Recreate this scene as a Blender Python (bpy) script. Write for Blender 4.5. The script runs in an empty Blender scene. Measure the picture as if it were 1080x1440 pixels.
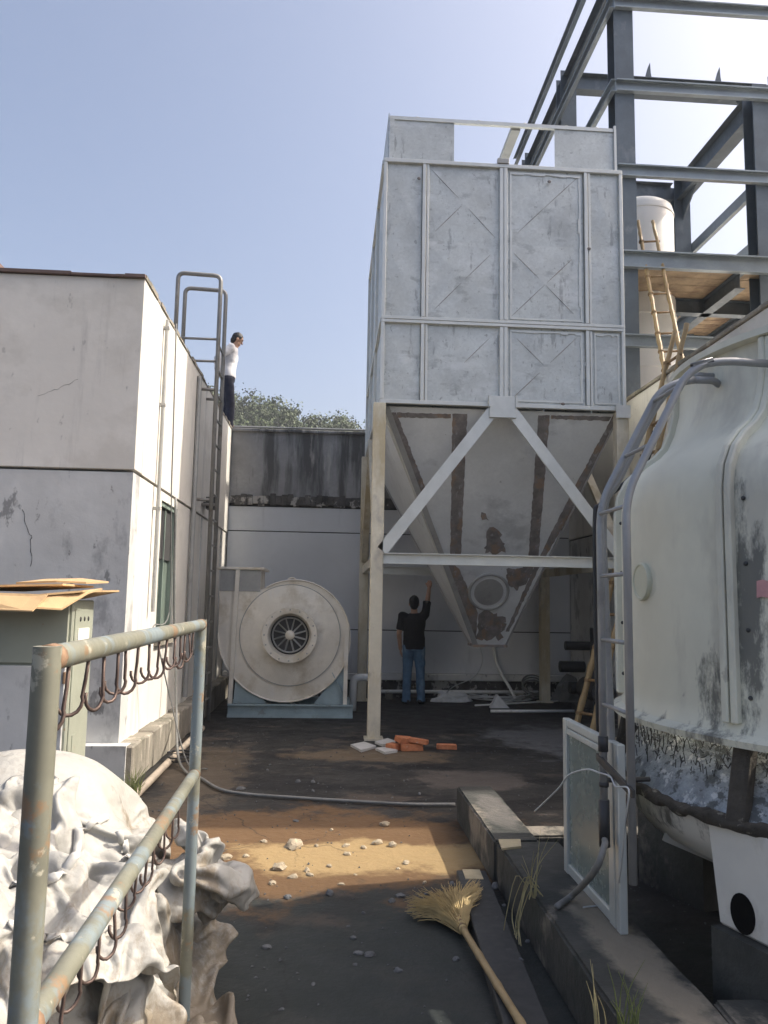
import bpy, bmesh, math, random
import numpy as np
from mathutils import Vector, Matrix, noise
random.seed(7)
S = bpy.context.scene
COL = S.collection

# ------------------------------------------------------------------ camera
F, CAMH = 1090.0, 1.58                       # focal length in photo pixels (1080 wide), eye height
YAW, PITCH, ROLL = (math.radians(a) for a in (3.8, 6.65, 1.0))
cf = Vector((math.sin(YAW)*math.cos(PITCH), math.cos(YAW)*math.cos(PITCH), math.sin(PITCH)))
r0 = Vector((math.cos(YAW), -math.sin(YAW), 0)); u0 = r0.cross(cf)
cr = r0*math.cos(ROLL)+u0*math.sin(ROLL); cu = u0*math.cos(ROLL)-r0*math.sin(ROLL)
CAM = Vector((0, 0, CAMH))
cd = bpy.data.cameras.new('camera'); cam = bpy.data.objects.new('camera', cd); COL.objects.link(cam)
cd.sensor_fit = 'HORIZONTAL'; cd.sensor_width = 36; cd.lens = 36*F/1080
cd.clip_start = .05; cd.clip_end = 3000
m = Matrix((cr, cu, -cf)).transposed().to_4x4(); m.translation = CAM; cam.matrix_world = m
S.camera = cam
S.render.resolution_x, S.render.resolution_y = 768, 1024

# ------------------------------------------------------------------ light
SUN_EL, SUN_AZ = math.radians(46), math.radians(87)      # azimuth clockwise from +Y
w = bpy.data.worlds.new('World'); S.world = w; w.use_nodes = True
nt = w.node_tree; bg = nt.nodes['Background']
sky = nt.nodes.new('ShaderNodeTexSky'); sky.sky_type = 'NISHITA'; sky.sun_disc = False
sky.sun_elevation = SUN_EL; sky.sun_rotation = SUN_AZ
sky.air_density = .8; sky.dust_density = 7.0; sky.ozone_density = .3; sky.altitude = 50
nt.links.new(sky.outputs[0], bg.inputs[0]); bg.inputs[1].default_value = .14
sv = Vector((math.sin(SUN_AZ)*math.cos(SUN_EL), math.cos(SUN_AZ)*math.cos(SUN_EL), math.sin(SUN_EL)))
sl = bpy.data.lights.new('sun', 'SUN'); sl.energy = 2.9; sl.angle = math.radians(.6); sl.color = (1, .93, .82)
so = bpy.data.objects.new('sun', sl); COL.objects.link(so); so.location = (30, 5, 40)
so.rotation_euler = (-sv).to_track_quat('-Z', 'Y').to_euler()
S.view_settings.view_transform = 'Standard'; S.view_settings.look = 'None'
S.view_settings.exposure = .98; S.view_settings.gamma = 1
S.view_settings.use_curve_mapping = False

# ------------------------------------------------------------------ pixel helpers (photo pixels 1080x1440)
def ray(x, y): return cf+cr*((x-540)/F)-cu*((y-720)/F)
def onX(x, y, X): d = ray(x, y); return CAM+d*(X/d.x)
def onY(x, y, Y): d = ray(x, y); return CAM+d*(Y/d.y)
def onZ(x, y, Z=0.0): d = ray(x, y); return CAM+d*((Z-CAMH)/d.z)
def onP(x, y, p, n): d = ray(x, y); return CAM+d*((p-CAM).dot(n)/d.dot(n))

# ------------------------------------------------------------------ materials
MATS = {}
def mat(name, col, rough=.6, metal=0., var=.12, scale=3., stains=(), bump=0., bscale=30., patches=(), attr=None,
        trans=0., alpha=1., ridge=None, cracks=None, sub=None, spangle=0., spec=.5):
    """Procedural principled material in world metres.
    stains: (colour, scale xyz, threshold, softness, strength); patches: (centre xy, radii xy, colour, strength)
    attr: (colour,) dirt driven by the mesh attribute 'dirt' times noise."""
    mt = bpy.data.materials.new(name); mt.use_nodes = True; MATS[name] = mt
    t = mt.node_tree; N = t.nodes; L = t.links; b = N['Principled BSDF']
    geo = N.new('ShaderNodeNewGeometry')
    def noise_(sc, det=6, rgh=.6, off=0):
        mp = N.new('ShaderNodeMapping'); L.new(geo.outputs['Position'], mp.inputs[0])
        mp.inputs['Scale'].default_value = sc if hasattr(sc, '__len__') else (sc,)*3
        mp.inputs['Location'].default_value = (off, off*1.7, off*.6)
        n = N.new('ShaderNodeTexNoise'); n.inputs['Scale'].default_value = 1
        n.inputs['Detail'].default_value = det; n.inputs['Roughness'].default_value = rgh
        L.new(mp.outputs[0], n.inputs['Vector']); return n.outputs['Fac']
    def ramp(src, lo, hi, a=0., c=1.):
        r = N.new('ShaderNodeMapRange'); r.inputs[1].default_value = lo; r.inputs[2].default_value = hi
        r.inputs[3].default_value = a; r.inputs[4].default_value = c; L.new(src, r.inputs[0]); return r.outputs[0]
    def mix(fac, a, c, mode='MIX'):
        x = N.new('ShaderNodeMix'); x.data_type = 'RGBA'; x.blend_type = mode
        if isinstance(fac, float): x.inputs[0].default_value = fac
        else: L.new(fac, x.inputs[0])
        for s, v in ((6, a), (7, c)):
            if isinstance(v, tuple): x.inputs[s].default_value = (*v, 1)
            else: L.new(v, x.inputs[s])
        return x.outputs[2]
    def mul(a, c):
        x = N.new('ShaderNodeMath'); x.operation = 'MULTIPLY'
        for i, v in enumerate((a, c)):
            if isinstance(v, (int, float)): x.inputs[i].default_value = v
            else: L.new(v, x.inputs[i])
        return x.outputs[0]
    dk = tuple(c*(1-var*1.6) for c in col); lt = tuple(min(1, c*(1+var)) for c in col)
    cc = mix(ramp(noise_(scale), .3, .7), dk, lt)
    cc = mix(ramp(noise_(scale*9, 4), .35, .75, 0, .5), cc, tuple(c*(1-var*1.2) for c in col))
    if spangle:
        v = N.new('ShaderNodeTexVoronoi'); v.inputs['Scale'].default_value = 38
        L.new(geo.outputs['Position'], v.inputs['Vector'])
        sp = N.new('ShaderNodeSeparateColor'); L.new(v.outputs['Color'], sp.inputs[0])
        cc = mix(ramp(sp.outputs[0], 0, 1, 0, spangle), cc, tuple(c*.55 for c in col))
    for ix, (scol, ssc, lo, soft, st) in enumerate(stains):
        cc = mix(ramp(noise_(ssc, 8, .65, 5+ix*2.3), lo*.945, lo*.945+soft*.8, 0., min(1., st*1.15)), cc, scol)
    for ix, (pc, pr, pcol, st) in enumerate(patches):
        mp = N.new('ShaderNodeMapping'); L.new(geo.outputs['Position'], mp.inputs[0])
        mp.inputs['Scale'].default_value = (1/pr[0], 1/pr[1], 0)
        mp.inputs['Location'].default_value = (-pc[0]/pr[0], -pc[1]/pr[1], 0)
        ln = N.new('ShaderNodeVectorMath'); ln.operation = 'LENGTH'; L.new(mp.outputs[0], ln.inputs[0])
        ad = N.new('ShaderNodeMath'); ad.operation = 'MULTIPLY_ADD'
        L.new(noise_(2.3, 8, .68, ix*3.1), ad.inputs[0]); ad.inputs[1].default_value = 2.2; L.new(ln.outputs['Value'], ad.inputs[2])
        cc = mix(ramp(ad.outputs[0], 1.82, 2.14, st, 0.), cc, pcol)
    if attr:
        at = N.new('ShaderNodeAttribute'); at.attribute_name = 'dirt'
        ad = N.new('ShaderNodeMath'); ad.operation = 'MULTIPLY_ADD'
        L.new(noise_((11, 11, 4.2), 10, .75, 9), ad.inputs[0]); ad.inputs[1].default_value = 2.4
        L.new(at.outputs['Fac'], ad.inputs[2])
        cc = mix(ramp(ad.outputs[0], 1.62, 1.95, 0, .85), cc, attr[0])
    if cracks:
        vo = N.new('ShaderNodeTexVoronoi'); vo.feature = 'DISTANCE_TO_EDGE'; vo.inputs['Scale'].default_value = cracks[0]
        wv = N.new('ShaderNodeVectorMath'); wv.operation = 'ADD'; wn = N.new('ShaderNodeTexNoise'); wn.inputs['Scale'].default_value = 3; wn.inputs['Detail'].default_value = 6
        L.new(geo.outputs['Position'], wn.inputs['Vector']); L.new(geo.outputs['Position'], wv.inputs[0])
        sc_ = N.new('ShaderNodeVectorMath'); sc_.operation = 'SCALE'; sc_.inputs[3].default_value = .35; L.new(wn.outputs['Color'], sc_.inputs[0]); L.new(sc_.outputs[0], wv.inputs[1])
        L.new(wv.outputs[0], vo.inputs['Vector']); ck = mul(ramp(vo.outputs['Distance'], 0, cracks[1], 1., 0.), ramp(noise_(.8, 3, .5, 7), .45, .6, 0, .8)); cc = mix(ck, cc, cracks[2])
    L.new(cc, b.inputs['Base Color'])
    L.new(ramp(noise_(scale*4, 5, .6, 2), .3, .7, max(.02, rough-.1), min(1, rough+.1)), b.inputs['Roughness'])
    b.inputs['Metallic'].default_value = metal; b.inputs['Specular IOR Level'].default_value = spec
    if trans: b.inputs['Transmission Weight'].default_value = trans
    if sub: b.inputs['Subsurface Weight'].default_value = sub; b.inputs['Subsurface Radius'].default_value = (.02, .01, .006)
    b.inputs['Alpha'].default_value = alpha
    if bump:
        bp = N.new('ShaderNodeBump'); bp.inputs['Strength'].default_value = bump; bp.inputs['Distance'].default_value = .02
        L.new(noise_(bscale, 6, .6, 1), bp.inputs['Height']); last = bp
        for rsc, rst in (ridge or ()):
            sb_ = N.new('ShaderNodeMath'); sb_.operation = 'SUBTRACT'; sb_.inputs[1].default_value = .5; L.new(noise_(rsc, 2, .45, rsc), sb_.inputs[0])
            ab = N.new('ShaderNodeMath'); ab.operation = 'ABSOLUTE'; L.new(sb_.outputs[0], ab.inputs[0])
            b2 = N.new('ShaderNodeBump'); b2.inputs['Strength'].default_value = rst; b2.inputs['Distance'].default_value = .05; L.new(ramp(ab.outputs[0], 0, .12), b2.inputs['Height']); L.new(last.outputs[0], b2.inputs['Normal']); last = b2
        L.new(last.outputs[0], b.inputs['Normal'])
    return mt

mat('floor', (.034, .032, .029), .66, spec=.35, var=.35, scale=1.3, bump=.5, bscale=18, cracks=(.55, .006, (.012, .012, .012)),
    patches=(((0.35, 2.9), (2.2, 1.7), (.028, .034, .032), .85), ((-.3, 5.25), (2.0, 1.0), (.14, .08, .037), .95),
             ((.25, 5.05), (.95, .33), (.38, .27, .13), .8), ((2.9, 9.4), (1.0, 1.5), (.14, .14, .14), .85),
             ((.55, 8.3), (.9, .4), (.16, .115, .07), .7), ((2.0, 11.6), (2.3, 1.8), (.03, .028, .028), .85),
             ((1.3, 7.2), (.6, .4), (.12, .1, .085), .7), ((-1.1, 7.2), (.4, 1.6), (.12, .09, .06), .6)),
    stains=(((.012, .011, .011), (.7, 1.6, 1), .54, .06, .8), ((.09, .07, .055), (1.7, 2.6, 1), .6, .05, .6), ((.15, .125, .1), (2.2, 3.2, 1), .64, .1, .55), ((.3, .28, .25), (14, 14, 1), .71, .04, .5)))
mat('cream_paint', (.74, .71, .65), .75, var=.06, scale=1.2, bump=.12, bscale=9,
    stains=(((.45, .43, .4), (4, 4, .4), .6, .14, .5), ((.3, .29, .28), (9, 9, 5), .68, .05, .45), ((.55, .52, .46), (1.2, 1.2, 1.4), .56, .12, .4)))
mat('blue_grey_paint', (.62, .62, .6), .72, var=.12, scale=1.4, bump=.15, bscale=9,
    stains=(((.24, .24, .24), (2.4, 2.4, 1.3), .57, .12, .6), ((.13, .13, .13), (6, 6, 3), .64, .05, .6), ((.62, .6, .56), (3, 3, .6), .62, .1, .5)))
mat('back_paint', (.62, .635, .65), .72, var=.06, scale=.9, bump=.1, bscale=8,
    stains=(((.3, .3, .31), (2.2, 2.2, .35), .6, .18, .5), ((.2, .19, .19), (8, 8, 1.2), .7, .07, .3)))
mat('stained_concrete', (.3, .3, .3), .85, var=.2, scale=1.6, bump=.4, bscale=16,
    stains=(((.09, .09, .09), (3.0, 3.0, .35), .5, .16, .85), ((.5, .48, .45), (5, 5, .7), .64, .1, .5)))
mat('black_mould', (.10, .095, .09), .9, var=.4, scale=4, bump=.6, bscale=18,
    stains=(((.42, .4, .37), (5, 5, 4), .56, .06, .8),))
mat('plinth', (.3, .27, .22), .88, var=.25, scale=2, bump=.5, bscale=20,
    stains=(((.1, .1, .07), (3, 3, 1.2), .55, .15, .7), ((.5, .46, .38), (6, 6, 1), .62, .08, .6)))
mat('groove', (.05, .05, .05), .9)
mat('void', (.006, .006, .006), .95, spec=.1)
mat('roof_red', (.17, .12, .105), .8, var=.2)
mat('roof_grey', (.3, .29, .28), .85, var=.2, stains=(((.15, .15, .14), (1, 1, 1), .55, .1, .6),))
mat('galvanised', (.62, .65, .64), .5, .3, var=.1, scale=2.2, spangle=.22,
    stains=(((.33, .35, .35), (3, 3, 6), .6, .1, .55), ((.24, .25, .255), (9, 9, 2), .64, .06, .5), ((.25, .26, .26), (40, 40, 60), .66, .05, .35), ((.7, .72, .72), (2, 2, 5), .6, .12, .5), ((.2, .21, .21), (17, 17, 11), .66, .05, .5), ((.3, .32, .33), (1.5, 1.5, 1.2), .55, .2, .4)))
mat('galv_dull', (.4, .4, .385), .55, .4, var=.1, scale=3, spangle=.1, stains=(((.27, .27, .26), (4, 4, 4), .6, .1, .5),))
mat('trim', (.66, .665, .63), .42, .5, var=.07, scale=5)
mat('leg_steel', (.66, .61, .49), .5, .25, var=.12, scale=3,
    stains=(((.42, .33, .17), (2.5, 2.5, .8), .52, .16, .55), ((.2, .17, .14), (9, 9, 4), .68, .06, .5), ((.3, .27, .26), (1.6, 1.6, .9), .6, .1, .5)))
mat('hopper_sheet', (.7, .715, .71), .5, .2, var=.08, scale=1.6, spangle=.1,
    stains=(((.35, .36, .36), (1.4, 1.4, 2.2), .58, .14, .5), ((.2, .2, .2), (14, 14, 14), .71, .04, .5)))
mat('bare_steel', (.25, .225, .21), .6, .15, var=.3, scale=7, stains=(((.3, .2, .13), (6, 6, 3), .56, .1, .6), ((.36, .35, .34), (16, 16, 5), .62, .06, .6)))
mat('fan_sheet', (.8, .745, .65), .42, .25, var=.1, scale=2.2,
    stains=(((.5, .42, .3), (1.6, 1.6, 1.6), .54, .15, .6), ((.72, .7, .67), (2.5, 2.5, 1.2), .58, .12, .5)))
mat('fan_dark', (.05, .05, .052), .6, .5)
mat('fan_base', (.34, .43, .46), .5, .2, var=.12, scale=4, stains=(((.2, .2, .18), (5, 5, 5), .62, .08, .5),))
mat('frame_steel', (.115, .14, .165), .45, .3, var=.14, scale=2.5, stains=(((.2, .22, .24), (3, 3, 2), .6, .12, .5),))
mat('girt_steel', (.27, .31, .34), .42, .45, var=.12, scale=3)
mat('deck_wood', (.34, .25, .16), .8, var=.25, scale=5, stains=(((.15, .09, .06), (2, 2, 2), .56, .14, .6),))
mat('tank', (.78, .77, .74), .38, 0., var=.04, scale=1.5)
mat('frp', (.72, .71, .59), .5, var=.09, scale=1.3, bump=.05, bscale=6, attr=((.075, .078, .074),),
    stains=(((.42, .4, .35), (2, 2, .7), .6, .14, .5), ((.3, .28, .24), (9, 9, 7), .72, .04, .5)))
mat('frp_white', (.68, .66, .6), .5, var=.08, scale=2, attr=((.05, .045, .035),),
    stains=(((.4, .37, .3), (3, 3, 2), .62, .12, .5),))
mat('fill_pack', (.4, .44, .47), .7, var=.35, scale=9, bump=1., bscale=26,
    stains=(((.1, .11, .11), (12, 12, 16), .56, .06, .8), ((.7, .72, .72), (16, 16, 16), .6, .06, .7)))
mat('net', (.04, .042, .045), .7)
mat('mossy_timber', (.075, .065, .052), .9, var=.35, scale=6, bump=.6, bscale=30, stains=(((.4, .37, .3), (9, 9, 9), .64, .05, .6),))
mat('grey_pipe', (.34, .345, .35), .42, .35, var=.12, scale=4, stains=(((.2, .2, .2), (6, 6, 3), .62, .1, .6),))
mat('ladder_steel', (.3, .29, .27), .5, .4, var=.15, scale=4, stains=(((.16, .13, .1), (6, 6, 3), .6, .1, .6),))
mat('rack_paint', (.2, .2, .155), .5, .1, var=.2, scale=7,
    stains=(((.2, .245, .26), (3, 5, 3), .54, .08, .75), ((.25, .16, .09), (9, 9, 9), .62, .06, .75), ((.42, .4, .32), (14, 14, 14), .64, .05, .7), ((.55, .42, .12), (11, 11, 11), .74, .03, .8)))
mat('hook_wire', (.14, .10, .085), .6, .6, var=.3, scale=20)
mat('bamboo', (.38, .27, .135), .5, var=.16, scale=7, stains=(((.3, .2, .09), (12, 12, 8), .62, .08, .6),))
mat('bamboo_dark', (.25, .16, .075), .6, var=.2, scale=9)
mat('bristle', (.56, .42, .2), .7, var=.2, scale=20)
mat('cardboard', (.5, .34, .18), .85, var=.12, scale=4, stains=(((.33, .21, .1), (5, 5, 5), .6, .1, .5),))
mat('paper', (.8, .78, .72), .8, var=.03)
mat('cabinet', (.36, .38, .31), .45, .1, var=.08, scale=3,
    stains=(((.25, .26, .22), (5, 5, 2), .6, .12, .5), ((.3, .17, .08), (15, 15, 9), .72, .04, .7)))
mat('dark_metal', (.07, .07, .07), .5, .4)
mat('rust', (.24, .15, .09), .8, var=.3, scale=12)
mat('aluminium', (.56, .59, .57), .4, .35, var=.06, scale=6, stains=(((.4, .42, .4), (10, 10, 3), .64, .07, .5),))
mat('sash_glass', (.3, .36, .33), .25, var=.06, scale=2, stains=(((.42, .46, .42), (3, 3, .8), .56, .2, .4),), trans=.35)
mat('window_glass', (.2, .25, .21), .12, var=.1, scale=2, spec=.8)
mat('window_frame', (.24, .3, .26), .5, .1)
mat('concrete_dark', (.055, .056, .05), .8, var=.3, scale=3, bump=.5, bscale=22, patches=(((1.2, 3.1), (.13, .6), (.26, .225, .17), .8), ((1.1, 5.2), (.12, .5), (.13, .12, .11), .7)),
    stains=(((.24, .21, .17), (2.2, 1.6, 1), .55, .1, .85), ((.03, .035, .03), (3, 3, 3), .57, .12, .7)))
mat('board_dark', (.045, .046, .046), .6, var=.25, scale=5, stains=(((.1, .1, .1), (9, 9, 3), .64, .08, .5),))
mat('pale_wood', (.5, .42, .27), .8, var=.15, scale=10)  # pale tone for sunlight painted on the plank end and kerb step
mat('pvc', (.72, .72, .69), .4, var=.06, scale=6, stains=(((.5, .47, .4), (7, 7, 7), .6, .1, .5),))
mat('pvc_dirty', (.45, .38, .3), .6, var=.2, scale=6)
mat('hose', (.2, .2, .19), .6, var=.2, scale=10)
mat('cable_black', (.03, .03, .032), .55)
mat('cable_white', (.55, .57, .57), .5)
mat('tape', (.035, .035, .037), .5)
mat('stone_pale', (.42, .35, .25), .9, var=.2, scale=25, bump=.5, bscale=60)
mat('stone_grey', (.14, .145, .15), .9, var=.2, scale=25, bump=.5, bscale=60)
mat('brick', (.52, .19, .085), .85, var=.2, scale=20, bump=.4, bscale=60, stains=(((.5, .36, .28), (14, 14, 14), .64, .08, .5),))
mat('tile_pale', (.5, .49, .47), .6, var=.1, scale=9)
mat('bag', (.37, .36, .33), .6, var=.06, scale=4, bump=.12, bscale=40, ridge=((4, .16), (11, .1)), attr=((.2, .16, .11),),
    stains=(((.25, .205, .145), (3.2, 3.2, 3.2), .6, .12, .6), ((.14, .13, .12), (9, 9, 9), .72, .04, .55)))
mat('bag_strap', (.5, .49, .46), .7, var=.06, scale=20)
mat('sack_brown', (.36, .26, .18), .8, var=.15, scale=6, bump=.2, bscale=150, stains=(((.7, .66, .58), (6, 6, 3), .62, .08, .6),))
mat('leaf', (.055, .085, .025), .7, var=.45, scale=.35)
mat('bark', (.1, .075, .05), .9)
mat('hill_earth', (.07, .085, .04), .95, var=.3, scale=.1)
mat('grass_dry', (.42, .36, .18), .8, var=.2, scale=20)
mat('grass_green', (.16, .19, .06), .8, var=.3, scale=15)
mat('skin', (.42, .25, .17), .55, var=.06, scale=20, sub=.06)
mat('hair', (.012, .011, .011), .5, var=.3, scale=60)
mat('shirt_black', (.012, .012, .015), .85, var=.2, scale=12, bump=.3, bscale=18)
mat('shirt_white', (.7, .7, .72), .8, var=.06, scale=12, bump=.4, bscale=18)
mat('jeans', (.09, .17, .27), .85, var=.25, scale=9, bump=.3, bscale=24, stains=(((.2, .3, .4), (6, 6, 3), .58, .12, .6),))
mat('trousers', (.02, .024, .045), .85, var=.2, scale=10, bump=.3, bscale=20)
mat('shoe', (.03, .03, .032), .6)
mat('eye', (.03, .025, .02), .3)
mat('pink_paper', (.62, .33, .33), .8, var=.1, scale=12)
mat('disc_cream', (.62, .63, .5), .4, var=.05, scale=10)
mat('plastic_sheet', (.62, .63, .63), .4, var=.1, scale=12)

# ------------------------------------------------------------------ mesh building
V = Vector
ORG = {}
class MB:
    def __init__(s): s.v = []; s.f = []
    def add(s, vs, fs):
        b = len(s.v); s.v += [V(p) for p in vs]; s.f += [tuple(i+b for i in f) for f in fs]; return s
    def box(s, x0, x1, y0, y1, z0, z1):
        return s.add([(x, y, z) for z in (z0, z1) for x, y in ((x0, y0), (x1, y0), (x1, y1), (x0, y1))],
                     [(3, 2, 1, 0), (4, 5, 6, 7), (0, 1, 5, 4), (1, 2, 6, 5), (2, 3, 7, 6), (3, 0, 4, 7)])
    def bar(s, p, q, wd, ht, up=(0, 0, 1)):
        p, q = V(p), V(q); d = (q-p).normalized(); up = V(up)
        if abs(d.dot(up)) > .98: up = V((0, 1, 0))
        a = d.cross(up).normalized()*wd/2; b = a.cross(d).normalized()*ht/2
        return s.add([p-a-b, p+a-b, p+a+b, p-a+b, q-a-b, q+a-b, q+a+b, q-a+b],
                     [(3, 2, 1, 0), (4, 5, 6, 7), (0, 1, 5, 4), (1, 2, 6, 5), (2, 3, 7, 6), (3, 0, 4, 7)])
    def section(s, p, q, poly, up=(0, 0, 1)):
        """extrude a closed 2D section (side, up) from p to q"""
        p, q = V(p), V(q); d = (q-p).normalized(); up = V(up)
        if abs(d.dot(up)) > .98: up = V((0, 1, 0))
        a = d.cross(up).normalized(); b = a.cross(d).normalized(); n = len(poly)
        vs = [p+a*x+b*y for x, y in poly]+[q+a*x+b*y for x, y in poly]
        return s.add(vs, [tuple(range(n))[::-1], tuple(range(n, 2*n))]+[(i, (i+1) % n, (i+1) % n+n, i+n) for i in range(n)])
    def hbeam(s, p, q, ht, wd, tf=.012, tw=.009, up=(0, 0, 1)):
        h, b, t, k = ht/2, wd/2, tf, tw/2
        return s.section(p, q, [(-b, -h), (b, -h), (b, -h+t), (k, -h+t), (k, h-t), (b, h-t), (b, h), (-b, h), (-b, h-t), (-k, h-t), (-k, -h+t), (-b, -h+t)], up)
    def cbeam(s, p, q, ht, wd, t=.006, up=(0, 0, 1), sgn=1):
        h = ht/2
        P = [(0, -h), (wd, -h), (wd, -h+.02), (wd-t, -h+.02), (wd-t, -h+t), (t, -h+t), (t, h-t), (wd-t, h-t), (wd-t, h-.02), (wd, h-.02), (wd, h), (0, h)]
        if sgn < 0: P = [(-x, y) for x, y in P][::-1]
        return s.section(p, q, P, up)
    def tube(s, pts, r, n=10, closed=False):
        pts = [V(p) for p in pts]; m_ = len(pts); rs = r if hasattr(r, '__len__') else [r]*m_
        vs = []; a = None
        for i, p in enumerate(pts):
            if closed: d = pts[(i+1) % m_]-pts[i-1]
            else: d = pts[min(i+1, m_-1)]-pts[max(i-1, 0)]
            d.normalize()
            if a is None:
                t = V((0, 0, 1)) if abs(d.z) < .9 else V((1, 0, 0)); a = d.cross(t).normalized()
            else: a = (a-d*a.dot(d)).normalized()
            b = d.cross(a)
            for k in range(n):
                t = 2*math.pi*k/n; vs.append(p+(a*math.cos(t)+b*math.sin(t))*rs[i])
        fs = []
        for i in range(m_ if closed else m_-1):
            j = (i+1) % m_
            for k in range(n): fs.append((i*n+k, i*n+(k+1) % n, j*n+(k+1) % n, j*n+k))
        if not closed: fs += [tuple(range(n))[::-1], tuple(range((m_-1)*n, m_*n))]
        return s.add(vs, fs)
    def lathe(s, prof, c=(0, 0, 0), n=48, a0=0., a1=2*math.pi, axis='z'):
        c = V(c); full = abs(a1-a0) > 6.28; k = n if full else n+1; vs = []
        for r, h in prof:
            for i in range(k):
                t = a0+(a1-a0)*i/n
                o = V((r*math.cos(t), r*math.sin(t), h)) if axis == 'z' else V((r*math.cos(t), h, r*math.sin(t)))
                vs.append(c+o)
        fs = []
        for j in range(len(prof)-1):
            for i in range(n):
                i2 = (i+1) % k
                q = (j*k+i, j*k+i2, (j+1)*k+i2, (j+1)*k+i); fs.append(q if axis == 'z' else q[::-1])
        return s.add(vs, fs)
    def prism(s, poly, off):
        n = len(poly); poly = [V(p) for p in poly]; off = V(off)
        return s.add(poly+[p+off for p in poly], [tuple(range(n))[::-1], tuple(range(n, 2*n))]+[(i, (i+1) % n, (i+1) % n+n, i+n) for i in range(n)])
    def ell(s, c, r, nu=16, nv=10):
        c = V(c); vs = []
        for j in range(nv+1):
            p = math.pi*j/nv
            for i in range(nu):
                t = 2*math.pi*i/nu
                vs.append(c+V((r[0]*math.sin(p)*math.cos(t), r[1]*math.sin(p)*math.sin(t), r[2]*math.cos(p))))
        return s.add(vs, [(j*nu+i, (j+1)*nu+i, (j+1)*nu+(i+1) % nu, j*nu+(i+1) % nu) for j in range(nv) for i in range(nu)])
    def cap(s, p, q, ra, rb, n=12):
        p, q = V(p), V(q); d = (q-p); l = d.length; d.normalize()
        pts = [p-d*ra*.95, p-d*ra*.7, p-d*ra*.3, p, q, q+d*rb*.3, q+d*rb*.7, q+d*rb*.95]
        return s.tube(pts, [ra*.31, ra*.71, ra*.95, ra, rb, rb*.95, rb*.71, rb*.31], n)
    def loft(s, rings, n=20):
        vs = []
        for cx, cy, z, rx, ry in rings:
            vs += [(cx+rx*math.cos(2*math.pi*i/n), cy+ry*math.sin(2*math.pi*i/n), z) for i in range(n)]
        m_ = len(rings)
        return s.add(vs, [(j*n+i, j*n+(i+1) % n, (j+1)*n+(i+1) % n, (j+1)*n+i) for j in range(m_-1) for i in range(n)]+[tuple(range(n))[::-1], tuple(range((m_-1)*n, m_*n))])
    def mesh(s, name, org=V((0, 0, 0))):
        me = bpy.data.meshes.new(name); me.from_pydata([p-org for p in s.v], [], s.f); me.update()
        bm = bmesh.new(); bm.from_mesh(me); bmesh.ops.recalc_face_normals(bm, faces=bm.faces); bm.to_mesh(me); bm.free()
        return me
    def build(s, name, material, parent=None, smooth=False, bevel=0., org=None, wn=False):
        if parent is not None: o_ = ORG[parent]
        else:
            if org is None:
                xs, ys, zs = zip(*s.v); org = V(((min(xs)+max(xs))/2, (min(ys)+max(ys))/2, min(zs)))
            o_ = V(org)
        return link(name, s.mesh(name, o_), material, parent, o_, smooth, bevel)
def link(name, me, material, parent=None, org=V((0, 0, 0)), smooth=False, bevel=0.):
    o = bpy.data.objects.new(name, me); COL.objects.link(o)
    if not me.materials: me.materials.append(MATS[material])
    if parent is None: o.location = org
    else: o.parent = parent
    ORG[o] = V(org)
    if smooth:
        for p in me.polygons: p.use_smooth = True
        if smooth != 'all': me.set_sharp_from_angle(angle=math.radians(40))
    if bevel:
        b = o.modifiers.new('bevel', 'BEVEL'); b.width = bevel; b.segments = 1; b.limit_method = 'ANGLE'
    return o
def tag(o, label=None, cat=None, group=None, kind=None):
    if label: o['label'] = label
    if cat: o['category'] = cat
    if group: o['group'] = group
    if kind: o['kind'] = kind
    return o
def thing(name, loc, label, cat, group=None):
    o = bpy.data.objects.new(name, None); COL.objects.link(o); o.location = loc; o.empty_display_size = .2
    ORG[o] = V(loc); return tag(o, label, cat, group)
def bez(pts, n=8):
    """smooth Catmull-Rom path"""
    P = [V(p) for p in pts]; P = [P[0]*2-P[1]]+P+[P[-1]*2-P[-2]]; out = []
    for i in range(1, len(P)-2):
        a, b, c, d = P[i-1:i+3]
        for k in range(n):
            t = k/n
            out.append(.5*((2*b)+(c-a)*t+(2*a-5*b+4*c-d)*t*t+(3*b-a-3*c+d)*t**3))
    return out+[P[-2]]
def rounded(pts, r, n=5):
    """polyline with rounded corners"""
    P = [V(p) for p in pts]; out = [P[0]]
    for i in range(1, len(P)-1):
        a = (P[i-1]-P[i]).normalized(); b = (P[i+1]-P[i]).normalized()
        for k in range(n+1):
            t = k/n; out.append((P[i]+a*r)*(1-t)**2+P[i]*2*t*(1-t)+(P[i]+b*r)*t*t)
    return out+[P[-1]]
def voxel(mb, vx, it=6):
    """fuse overlapping shapes into one continuous surface"""
    me = mb.mesh('tmp'); o = bpy.data.objects.new('tmp', me); COL.objects.link(o)
    r = o.modifiers.new('r', 'REMESH'); r.mode = 'VOXEL'; r.voxel_size = vx
    sm = o.modifiers.new('s', 'SMOOTH'); sm.factor = .5; sm.iterations = it
    dg = bpy.context.evaluated_depsgraph_get(); out = bpy.data.meshes.new_from_object(o.evaluated_get(dg))
    bpy.data.objects.remove(o); bpy.data.meshes.remove(me)
    return out
def transform_mesh(me, M_):
    me.transform(M_); me.update(); return me
rnd = random.uniform

# ================================================================== SETTING
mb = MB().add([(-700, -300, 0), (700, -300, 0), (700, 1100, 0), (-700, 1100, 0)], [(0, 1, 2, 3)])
tag(mb.build('ground', 'floor', org=(0, 0, 0)), kind='structure')

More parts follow.
